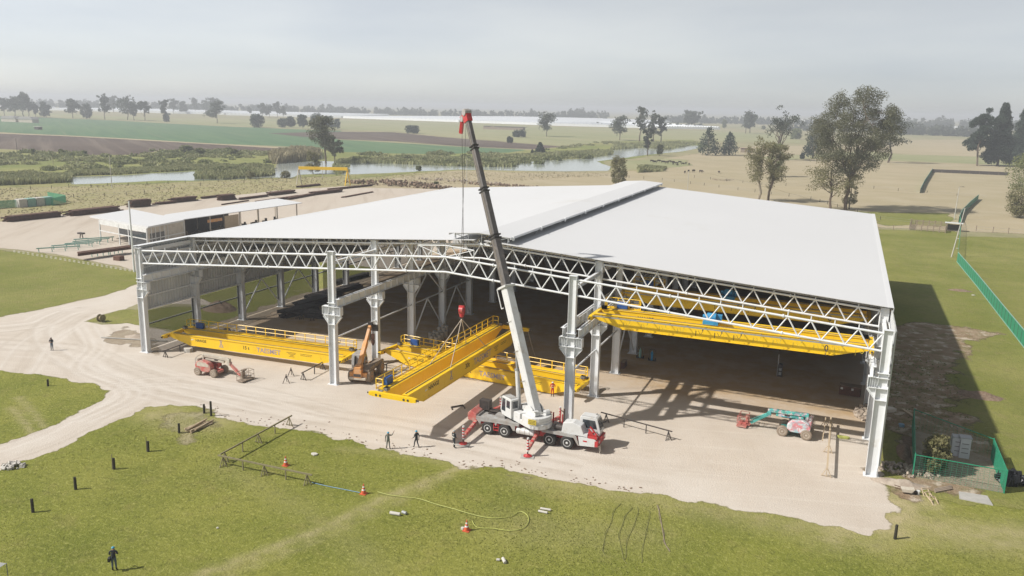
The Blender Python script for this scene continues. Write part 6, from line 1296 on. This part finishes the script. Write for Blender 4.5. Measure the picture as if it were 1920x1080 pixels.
bushes('darker bushes along the river banks',[px([(120,336),(240,327),(365,319),(430,316),(500,312),(515,308),(515,303),(430,309),(300,318),(130,327)]),px([(366,337),(500,331),(515,328),(512,315),(480,313),(370,322)]),px([(640,306),(850,311),(960,313),(1100,297),(1100,290),(960,302),(720,298),(640,300)])],130,1.5,3.5,.9,'bush',28,12000,.7)
reeds('rough grass tufts on the near river bank',[px([(-60,356),(130,349),(380,340),(560,330),(760,326),(860,322),(1140,324),(1140,330),(860,345),(640,347),(350,375),(120,398),(-60,412)])],5000,.12,.35,.3,'dryreed',9,'scrub')
reeds('weeds along the trench and bare ground by the enclosure',[[(87.5,10),(88,40),(95,50),(98,30),(96,16)]],900,.08,.2,.12,'bush',10,'scrub')
0 and reeds('tussocks around the enclosure and shaded strip',[[(96,5),(99,60),(104,60),(106,10)]],900,.08,.22,.15,'reed',11,'scrub')
LM['turf']=leaf_mat('turf_tufts',(.18,.20,.04),(.33,.32,.10))
reeds('short grass tufts standing in the front lawn',[[(p[0],p[1]) for p in px([(0,1080),(1920,1080),(1920,1030),(1640,1030),(1500,990),(1280,950),(1000,905),(850,885),(640,842),(470,815),(317,775),(200,820),(0,900)])]],26000,.02,.065,.06,'turf',31,'grass')
# bush inside the enclosure
tree('rnd',1752,888,806,60,'pale olive bush growing inside the green enclosure','olive',var=30,nl=5000,cat='bush',name='bush')
# ---------- white shed with canopy at the left ----------
sh=thing('workshop_shed','long low white-roofed open shed with dark windows beside the storage yard','shed',G(277,470))
o0=Vector(G(277,470)); ZR=5.3
def wp(x,y,z=ZR): return G(x,y,z)-o0
def slabp(pts,z,th,name,mt,par=sh):
    P=[wp(x,y,z) for x,y in pts]; m=MB(); n=len(P); m.add(P+[p-Vector((0,0,th)) for p in P],[tuple(range(n)),tuple(range(2*n-1,n-1,-1))]+[(i,n+i,n+(i+1)%n,(i+1)%n) for i in range(n)]); return m.build(name,mt,par)
slabp([(168,405),(277,425),(345,412),(247,392)],ZR,.35,'roof',M['roof'])
slabp([(279,423.5),(345,411),(567,380),(520,372),(310,402)],ZR-.05,.15,'canopy_roof',M['roof'])
A_=wp(186,412,4.9);B_=wp(275,428,4.9);C_=wp(345,415,4.9);D_=wp(255,398,4.9)
def panel(a,b,z0,z1,name,mt,par=sh,off=0,th=.1):
    a=Vector((a.x,a.y,0));b=Vector((b.x,b.y,0)); m=MB(); m.bar(a+Vector((0,0,(z0+z1)/2)),b+Vector((0,0,(z0+z1)/2)),th,z1-z0); return m.build(name,mt,par)
panel(A_,B_,3.9,4.95,'fascia',M['helmet_white']); panel(A_+(B_-A_)*.42,B_,2.6,3.8,'window',M['glass']); panel(A_+(B_-A_)*.62,B_,.1,2.3,'window',M['glass']); panel(A_,B_,2.35,2.55,'window_rail',M['helmet_white'],th=.16)
panel(B_,C_,.0,4.9,'side_wall',M['cream']); panel(B_+(C_-B_)*.08+Vector((.1,-.15,0)),B_+(C_-B_)*.45+Vector((.1,-.15,0)),.6,3.6,'window',M['glass'],th=.06)
for f in(0,.12,.22,.34,.46,.55,1): q=B_+(C_-B_)*f+Vector((.1,-.22,0)); MB().box((q.x,q.y,2.4),(.16,.16,4.8)).build('window_post',M['helmet_white'],sh)
q0=B_+Vector((.1,-.24,0)); q1=C_+Vector((.1,-.24,0)); panel(q0,q1,2.3,2.5,'window_rail',M['helmet_white'],th=.1)
for f in(0,.42,.62,1): q=A_+(B_-A_)*f; MB().box((q.x,q.y,2.4),(.22,.22,4.8)).build('post',M['helmet_white'],sh)
panel(D_,C_,0,4.9,'rear_wall',M['dark']); 
E0=wp(345,414,4.9);E1=wp(556,383,4.9);E2=wp(515,376,4.9);E3=wp(325,404,4.9)
for f in(.0,.2,.45,.62,.8,1.): 
    for a,b in((E0,E1),(E3,E2)): q=a.lerp(b,f); MB().box((q.x,q.y,2.55),(.22,.22,5.1)).build('post',M['cream'],sh)
panel(E0.lerp(E1,.32),E0.lerp(E1,.44),0,4.6,'timber_screen',M['wood']); panel(E3,E3.lerp(E2,.5),0,4.9,'rear_wall',M['dark']); panel(E0.lerp(E1,.18),E0.lerp(E1,.3),3.6,4.3,'orange_sign_board',M['orange'])
q=E3.lerp(E2,.5); r_=random.Random(3)
for i in range(9):
    c=E0.lerp(E1,.03+.1*i)+(E3-E0)*.4; c.z=0; o=MB().box((0,0,.5),(r_.uniform(1,2.4),r_.uniform(.8,1.6),r_.uniform(.6,1.6))).box((.3,.2,1.3),(.5,.5,.9)).lathe((-.4,0,.9),(0,1,0),[(-.4,.35),(.4,.35)],10).build('machine',M['dark' if i%3 else 'mud']); o.location=c+o0; o.rotation_euler=(0,0,.4+i); tag(o,['first','second','third','fourth','fifth','sixth','seventh','eighth','last'][i]+' dark machine from the glazed end under the shed canopy','machine','machines under the shed canopy')
# ---------- poles ----------
def pole(x,yb,yt,label,lean=0,lamp=False,mt='conc_pole',r=.14,name='light_pole',cat='pole'):
    p=G(x,yb); h=(yb-yt)/PXM(p)/math.cos(PI_)*.985; t=thing(name,label,cat,p); top=Vector((lean*h,0,h)); MB().tube((0,0,0),top,r,8,r*.65).build('shaft',M[mt],t)
    if lamp: MB().bar(top,top+Vector((.9,-.5,.15)),.09,.09).box(top+Vector((1.0,-.55,.12)),(.6,.3,.12)).build('lamp_head',M['dark'],t)
    return t
pole(252,510,378,'tall pale pole between the white shed and the hall corner',0,True,'steel',.2)
pole(210,352,293,'pale pole on the near bank before the river at the left',0,True); pole(33,291,260,'thin dark utility pole at the left field edge',0,False,'dark'); pole(605,333,292,'pale pole beside the yellow gantry'); pole(875,350,300,'pale pole behind the roof left of the boom')
pole(1289,357,322,'pale pole behind the roof left of the olive eucalyptus'); pole(1784,482,390,'pale leaning pole by the cattle pen, nearer of two',.12,True); pole(1789,412,351,'pale pole with a lamp behind the cattle pen, farther of two',.02,True)
pole(100,310,285,'thin pole on the left scrubby meadow',0,False,'mud',.08); pole(154,312,284,'second thin pole on the left scrubby meadow, farther right',0,False,'mud',.08)
# yellow gantry
a=G(561,346);b=G(652,348); t=thing('gantry_crane','small yellow gantry beam on legs at the far end of the storage yard','gantry',(a+b)/2); a-=t.location;b-=t.location
h=31/PXM(G(561,346)); MB().bar(a+Vector((0,0,h)),b+Vector((0,0,h)),.6,1.2).build('beam',Y,t)
for q in(a,b):
    m=MB(); m.bar(q+Vector((-.8,-.6,0)),q+Vector((0,0,h)),.3,.3); m.bar(q+Vector((.8,.6,0)),q+Vector((0,0,h)),.3,.3); m.build('leg',M['cream'] if q is a else Y,t)
# steel stacks in the storage yard
SL=[((6,416),(112,405),5,4,'long dark steel stack nearest the left edge of the storage yard'),((122,405),(222,394),6,4,'wide dark steel stack second from the left edge'),((240,389),(280,385),5,6,'tall compact dark steel stack behind the white shed'),((285,384),(328,380),4,2,'low dark steel stack right of the tall compact one'),((318,380),(366,375),5,4,'dark steel stack in the middle of the yard edge'),((374,373),(408,369),3,2,'low flat steel stack right of the middle one'),((408,376),(438,373),5,5,'short tall steel stack standing on the open yard'),((444,375),(500,368),3,2,'low steel stack between the short tall one and the long row'),((475,381),(560,369),3,2,'long low steel row lying on the open yard'),((500,367),(550,361),5,3,'steel stack on the second row of the yard'),((532,375),(588,365),4,2,'low steel stack nearest the hall roof'),((555,352),(600,347),4,2,'steel stack at the far yard edge left of the gantry'),((580,366),(640,359),4,3,'dark steel stack right of the second row'),((612,357),(700,348),3,2,'far low steel stack beyond the gantry'),((410,385),(470,376),1,1,'single dark beam lying on the open yard'),((640,371),(700,360),2,1,'flat dark beams lying near the roof edge')]
for (p,q,n,la,l) in SL:
    p=G(*p);q=G(*q); c=(p+q)/2; d=q-p; stack(l,c,d.length*.96,n,la,math.atan2(d.y,d.x),'rust','dark steel stacks in the storage yard',.5,.62)
heap('rubble_line','line of dark rubble and soil along the far yard edge','rubble',G(745,348),26,5,240,.4,1.4,'soil',1.6,'stuff',14)
heap('rubble_line','pale stone rubble behind the roof left of the boom','rubble',G(860,340),22,5,90,.3,1.,'rubble',.3,'stuff',15)
heap('rubble_line','dark rubble along the roof edge right of the boom','rubble',G(960,350),22,3,130,.3,1.,'soil',.5,'stuff',16)
# teal racks and dark beams by the shed
for i,((x0,y0),(x1,y1)) in enumerate((((68,466),(150,461)),((96,461),(176,455)),((121,457),(190,451)),((136,453),(205,447)),((138,449),(214,444)),((170,474),(205,470)),((205,470),(230,466)))):
    a=G(x0,y0,.9);b=G(x1,y1,.9); c=(a+b)/2; t=thing('work_rack',['nearest pale teal rack left of the shed','second pale teal rack left of the shed','third pale teal rack left of the shed','fourth pale teal rack left of the shed','rearmost pale teal rack left of the shed','short pale teal rack below the dark beams','short pale teal rack at the shed corner'][i],'rack',(c.x,c.y,0),0,'teal racks by the shed')
    d=(b-a)/2; MB().bar(Vector((-d.x,-d.y,.9)),Vector((d.x,d.y,.9)),.22,.22)  .build('rail',M['teal'],t)
    for f in(-.9,-.3,.3,.9): MB().box((d.x*f,d.y*f,.37),(.12,.12,.75)).build('leg',M['teal'],t)
for i in range(3):
    a=G(146,476+i*1.2-1,1.25);b=G(245,463+i*1.2-1,1.25); c=(a+b)/2; o=MB().ibeam(a-c,b-c,.5,.6,.06).build('steel_section',M['rust']); o.location=c; tag(o,['rear','middle','front'][i]+' rusty beam of three resting on the teal racks','steel beam','rusty beams on the teal racks')
o=MB().box((0,0,.45),(1.8,1.2,.9)).build('steel_box',M['rust']); bevel(o,.05); o.location=G(223,488); tag(o,'small rusty open box on the dirt below the shed','box'); 
t=thing('small_stand','small dark stand alone on the storage yard dirt','stand',G(153,447)); MB().box((0,0,1.2),(1.6,.8,.35)).build('top',M['dark'],t); MB().bar((-.5,0,0),(-.2,0,1.1),.15,.15).bar((.5,0,0),(.2,0,1.1),.15,.15).build('leg_frame',M['dark'],t)
# white edging stones: a row of short pale strips on the side grass
for k,(a,b,n,l) in enumerate((((25,470),(250,507),26,'dashed double row of pale edging strips along the storage yard'),((300,516),(420,535),0,''))):
    if not n: continue
    for row_,dz in((0,0),(1,2.4)):
        m=MB()
        for i in range(n):
            p=G(a[0]+(b[0]-a[0])*i/n,a[1]+(b[1]-a[1])*i/n+dz); q=G(a[0]+(b[0]-a[0])*(i+.45)/n,a[1]+(b[1]-a[1])*(i+.45)/n+dz); m.bar(p+Vector((0,0,.06)),q+Vector((0,0,.03)),.16,.05)
        tag(m.build('edging_strips',M['stone']),['upper','lower'][row_]+' row of pale edging strips along the storage yard','edging',None,'stuff')
# tanks and green mesh at the left edge
a=G(32,389);b=G(97,383)
t=thing('mesh_fence','green mesh fence round pale tanks at the left edge','fence',a)
for p,q in((G(-60,396),G(0,391)),(G(0,391),a),(G(97,386),G(124,380)),(G(90,373),G(124,379))): mesh_panel(p-a,q-a,2.2,t,True)
for i in range(4):
    p=a.lerp(b,(i+.5)/4); o=MB().box((0,0,1.2),((b-a).length/4*.92,2.4,2.4)).build('container',M['teal' if i%2 else 'stone']); bevel(o,.05); o.location=p; o.rotation_euler=(0,0,math.atan2((b-a).y,(b-a).x)); tag(o,['leftmost','second','third','rightmost'][i]+' pale box container behind the green mesh at the left','container','pale containers in a row')
# ---------- right-hand fences, pen, cattle ----------
def panel_fence(pts,h,label,solid=True,step=2.5):
    P=[G(*p) for p in pts]; o0=P[0]; t=thing('panel_fence',label,'fence',o0)
    for a,b in zip(P,P[1:]):
        n=max(1,int((b-a).length/step)); 
        m=MB(); a_=a-o0;b_=b-o0; m.bar(a_+Vector((0,0,h/2)),b_+Vector((0,0,h/2)),.05,h-.1); m.bar(a_+Vector((0,0,h)),b_+Vector((0,0,h)),.1,.1,1); m.bar(a_+Vector((0,0,.08)),b_+Vector((0,0,.08)),.14,.14,1); m.build('panel',[M['green'],M['teal']],t)
        for i in range(n): q=a_.lerp(b_,i/n); MB().box((q.x,q.y,h/2),(.1,.1,h)).build('post',M['dark'],t)
panel_fence([(1960,700),(1920,652),(1872,590),(1830,535),(1794,491)],2.2,'long solid green panel fence running down the right side')
a=G(1794,490); t=thing('mesh_fence','see-through green mesh fence linking the solid panels to the leaning poles','fence',a)
for p,q in(((1794,490),(1797,466)),((1797,466),(1799,444)),((1799,444),(1800,425)),((1800,425),(1798,416))): mesh_panel(G(*p)-a,G(*q)-a,2.1,t,False)
panel_fence([(1797,418),(1803,404),(1818,388),(1834,374)],2.0,'green panel fence curving away behind the leaning poles')
panel_fence([(1725,362),(1733,345),(1748,322)],2.0,'green panel fence farthest away on the right pasture')
a=G(1748,323); t=thing('dark_screen','long dark screen wall across the right pasture','screen',a); b=G(1890,329)-a; m=MB(); m.bar(Vector((0,0,.9)),b+Vector((0,0,.9)),.2,1.8); m.build('screen_cloth',M['dark'],t); 
for i in range(9): q=b*i/8; MB().box((q.x,q.y,1.),(.2,.2,2.1)).build('post',M['mud'],t)
def wire_fence(pts,label,step=7,h=1.2,mt='post',wires=2,r=.09):
    P=[G(*p) for p in pts]; o0=P[0]; t=thing('wire_fence',label,'fence',o0); m=MB(); cnt=0
    for a,b in zip(P,P[1:]):
        a_=a-o0;b_=b-o0; n=max(1,int((b-a).length/step))
        for z in np.linspace(h*.4,h*.92,wires): m.tube(a_+Vector((0,0,z)),b_+Vector((0,0,z)),.02,3,cap=False)
        for i in range(n):
            if cnt>90: break
            q=a_.lerp(b_,(i+random.uniform(-.1,.1))/n); l=random.uniform(-.06,.06); MB().tube(q,q+Vector((l,l*.5,h*random.uniform(.85,1.15))),r,5).build('post',M[mt],t); cnt+=1
    m.build('wire',M['galv'],t)
wire_fence([(20,357),(130,352),(240,348),(380,342),(560,333)],'wire fence with many posts along the near river bank at the left',6)
wire_fence([(60,376),(140,371),(240,366),(330,352),(460,344),(640,336)],'wire fence with posts across the dry bank behind the storage yard',8)
wire_fence([(960,333),(1060,331),(1150,332),(1240,338),(1350,352),(1520,374),(1650,412),(1790,429)],'long wire fence across the tan pasture behind the roof',8)
wire_fence([(1300,333),(1430,347),(1560,352)],'wire fence across the tan pasture by the cattle',9)
wire_fence([(1800,431),(1860,436),(1990,446)],'post fence right of the cattle pen between pasture and grass',3.5,1.5,'mud',2,.12)
wire_fence([(1640,430),(1705,432)],'short post fence left of the cattle pen',4,1.3,'mud',2,.1)
wire_fence([(1560,347),(1725,362),(1740,362),(1850,372)],'wire fence between the two green fences on the right pasture',9)
t=thing('cattle_pen','weathered timber cattle pen by the leaning pole','pen',G(1705,432)); o0=t.location.copy()
cs=[G(1705,431)-o0,G(1772,437)-o0,G(1775,427)-o0,G(1708,422)-o0]
for i in range(4):
    a,b=cs[i],cs[(i+1)%4]; m=MB()
    for z in(.4,.8,1.2,1.55): m.bar(a+Vector((0,0,z)),b+Vector((0,0,z)),.08,.16)
    m.build('rails',M['mud'],t)
    for k in range(6): q=a.lerp(b,k/6); MB().box((q.x,q.y,.9),(.2,.2,1.8+random.uniform(-.2,.3))).build('post',M['mud'],t)
t=thing('pen_shelter','small flat white-roofed shelter at the end of the cattle pen','shelter',G(1787,433)); MB().box((0,0,2.3),(4.6,2.4,.12),rz=-.1).build('roof',M['helmet_white'],t)
for a in(-1.8,1.8):
    for b in(-.9,.9): MB().box((a,b,1.15),(.16,.16,2.3)).build('post',M['mud'],t)
MB().box((.2,.6,1.),(3.4,.1,1.6)).build('rear_board',M['dark'],t)
for x,y,l in((1797,448,'small white marker on the grass nearest the cattle pen'),(1795,466,'second small white marker by the solid green fence'),(1825,554,'white scrap on the grass beside the solid green fence')): litter(x,y,(.7,.4,.12),'stone',l,'marker','marker')
tree('rnd',1875,302,288,5,'tiny dark stump bush beneath the tall leaning evergreen','dark',var=30,cat='bush',nl=300) if False else None
t=thing('farm_shed','small brown shed beyond the smaller dark evergreen','shed',G(1400,286)); MB().box((0,0,1.6),(9,5,3.2)).build('wall',M['mud'],t); MB().box((0,0,3.3),(10,6,.25)).build('roof',M['rust'],t); MB().box((2,-2.52,1.4),(2.2,.06,2.4)).build('door',M['dark'],t)
def cow_meshes():
    m=MB(); m.lathe((-1.,0,1.05),(1,0,0),[(0,.12),(.1,.36),(.6,.42),(1.2,.40),(1.7,.42),(2.0,.3),(2.1,.15)],12); m.tube((.95,0,1.2),(1.5,0,.85),.22,8,.14); m.lathe((1.4,0,.85),(1,0,-.5),[(0,.16),(.3,.15),(.5,.08)],8); 
    for s in(-1,1):
        m.tube((.7,s*.22,.9),(.72,s*.22,.45),.11,6,.07); m.tube((.72,s*.22,.45),(.7,s*.22,0),.07,6,.06); m.tube((-.75,s*.22,.95),(-.62,s*.22,.62),.15,6,.09); m.tube((-.62,s*.22,.62),(-.8,s*.22,.4),.09,6,.06); m.tube((-.8,s*.22,.4),(-.76,s*.22,0),.06,6,.06); m.tube((1.42,s*.12,1.),(1.36,s*.3,1.02),.04,4,.02)
    m.tube((-1.05,0,1.25),(-1.15,0,.5),.03,4)
    return m.mesh('cow',M['cow'])
cm=cow_meshes(); cows=[(1222,304),(1228,306),(1235,304),(1243,306),(1250,307),(1256,305),(1262,309),(1268,308),(1274,306),(1280,309),(1286,308),(1292,310),(1262,306),(1270,311),(1284,325),(1291,323),(1300,323),(1314,324),(1348,325)]
for i,(x,y) in enumerate(cows):
    o=put('cow',cm); o.location=G(x,y); s=random.uniform(.9,1.15); o.scale=(s,s,s); o.rotation_euler=(0,0,random.uniform(0,6.28)); tag(o,'dark cow standing among the herd on the tan pasture' if i<14 else ['dark cow apart from the herd, first of five from the left','dark cow apart from the herd, second of five','dark cow apart from the herd, third of five','dark cow apart from the herd, fourth of five','dark cow farthest right, alone on the pasture'][i-14],'cow','dark cattle on the tan pasture')
m=MB()
for i in range(5): m.bar((random.uniform(-6,6),random.uniform(-1,1),.3),(random.uniform(-6,6),random.uniform(-1,1),.8),.2,.2)
o=m.build('brushwood_pile',M['mud']); o.location=G(1353,339); tag(o,'grey brushwood pile on the track left of the open olive eucalyptus','brushwood')
# ---------- greenhouses and far buildings ----------
def greenhouse(p0,p1,dp,label,n=10):
    """row of arched plastic tunnels between two ground pixels, dp metres deep"""
    A=G(*p0);B=G(*p1); t=thing('greenhouse',label,'greenhouse',A,0,'white plastic greenhouses'); L=(B-A).length; d=(B-A)/L; nrm=Vector((-d.y,d.x,0)); 
    if nrm.y<0: nrm=-nrm
    m=MB(); prof=[]
    for i in range(n):
        w=L/n
        for k in range(6): prof.append((w*(i+k/6),3.2+2.0*math.sin(math.pi*k/6)))
    prof.append((L,3.2)); m.prism([(0,0)]+prof+[(L,0)],(0,0,0),d,(0,0,1),nrm*dp); m.build('plastic_cover',M['plastic'],t)
for i,(a,b,dp,l) in enumerate((((-120,203),(60,206),330,'leftmost white greenhouse block behind the tree row'),((64,206),(230,210),340,'white greenhouse block second from the left'),((234,210.5),(420,215),380,'white greenhouse block third from the left'),((424,216),(640,221),450,'white greenhouse block behind the four hazy trees'),((643,221.5),(860,229),800,'broad white greenhouse block left of the boom tip'),((864,229.5),(1030,235),800,'broad white greenhouse block right of the boom'),((1034,235.5),(1200,240),650,'white greenhouse block behind the tall river trees'),((1204,240.5),(1350,243),330,'rightmost white greenhouse block at the centre right'))): greenhouse(a,b,dp,l,30)
greenhouse((1480,226),(1560,228),60,'small faint greenhouse left of the largest tree',6); greenhouse((1700,238),(1800,241),60,'faint far greenhouse at the right between the tree belts',8); greenhouse((1795,238),(1840,240),120,'far pale greenhouse right of the faint one',5)
t=thing('farmhouse','low farmhouse with pale roofs in the green field at the left edge','farmhouse',G(37,229)); MB().box((-14,0,2),(26,9,4)).box((16,0,2),(24,9,4)).build('wall',M['cream'],t); MB().prism([(-28,4),(-1,4),(-5,7),(-24,7)],(0,-5,0),(1,0,0),(0,0,1),(0,10,0)).prism([(3,4),(29,4),(25,7),(7,7)],(0,-5,0),(1,0,0),(0,0,1),(0,10,0)).build('roof',M['greyp'],t)
t=thing('field_hut','small dark hut in the green field at the left','hut',G(72,243)); MB().box((0,0,1.3),(6,4,2.6)).build('wall',M['dark'],t); MB().box((0,0,2.8),(7,5,.3)).build('roof',M['stone'],t)
t=thing('far_barn','low dark barn on the far pale pasture right of the boom','barn',G(945,243)); MB().box((0,0,2),(60,10,4)).build('wall',M['mud'],t); MB().box((-24,0,4.2),(10,11,.5)).box((10,0,4.2),(46,11,.4)).build('roof',M['dark'],t)
# ---------- haze ----------
m=MB(); m.box((CX,CY,23.5),(22990,22990,49)); hz=m.build('haze',bpy.data.materials.new('haze_air')); hz['kind']='stuff'; hz['label']='pale haze in the air over the whole plain'; 
hm=hz.data.materials[0]; hm.use_nodes=True; nt=hm.node_tree; nt.nodes.remove(nt.nodes['Principled BSDF']); pv=N(nt,'ShaderNodeVolumePrincipled'); pv.inputs['Color'].default_value=(.93,.96,1,1); pv.inputs['Density'].default_value=.00037; pv.inputs['Anisotropy'].default_value=.1
nt.links.new(pv.outputs[0],nt.nodes['Material Output'].inputs['Volume'])
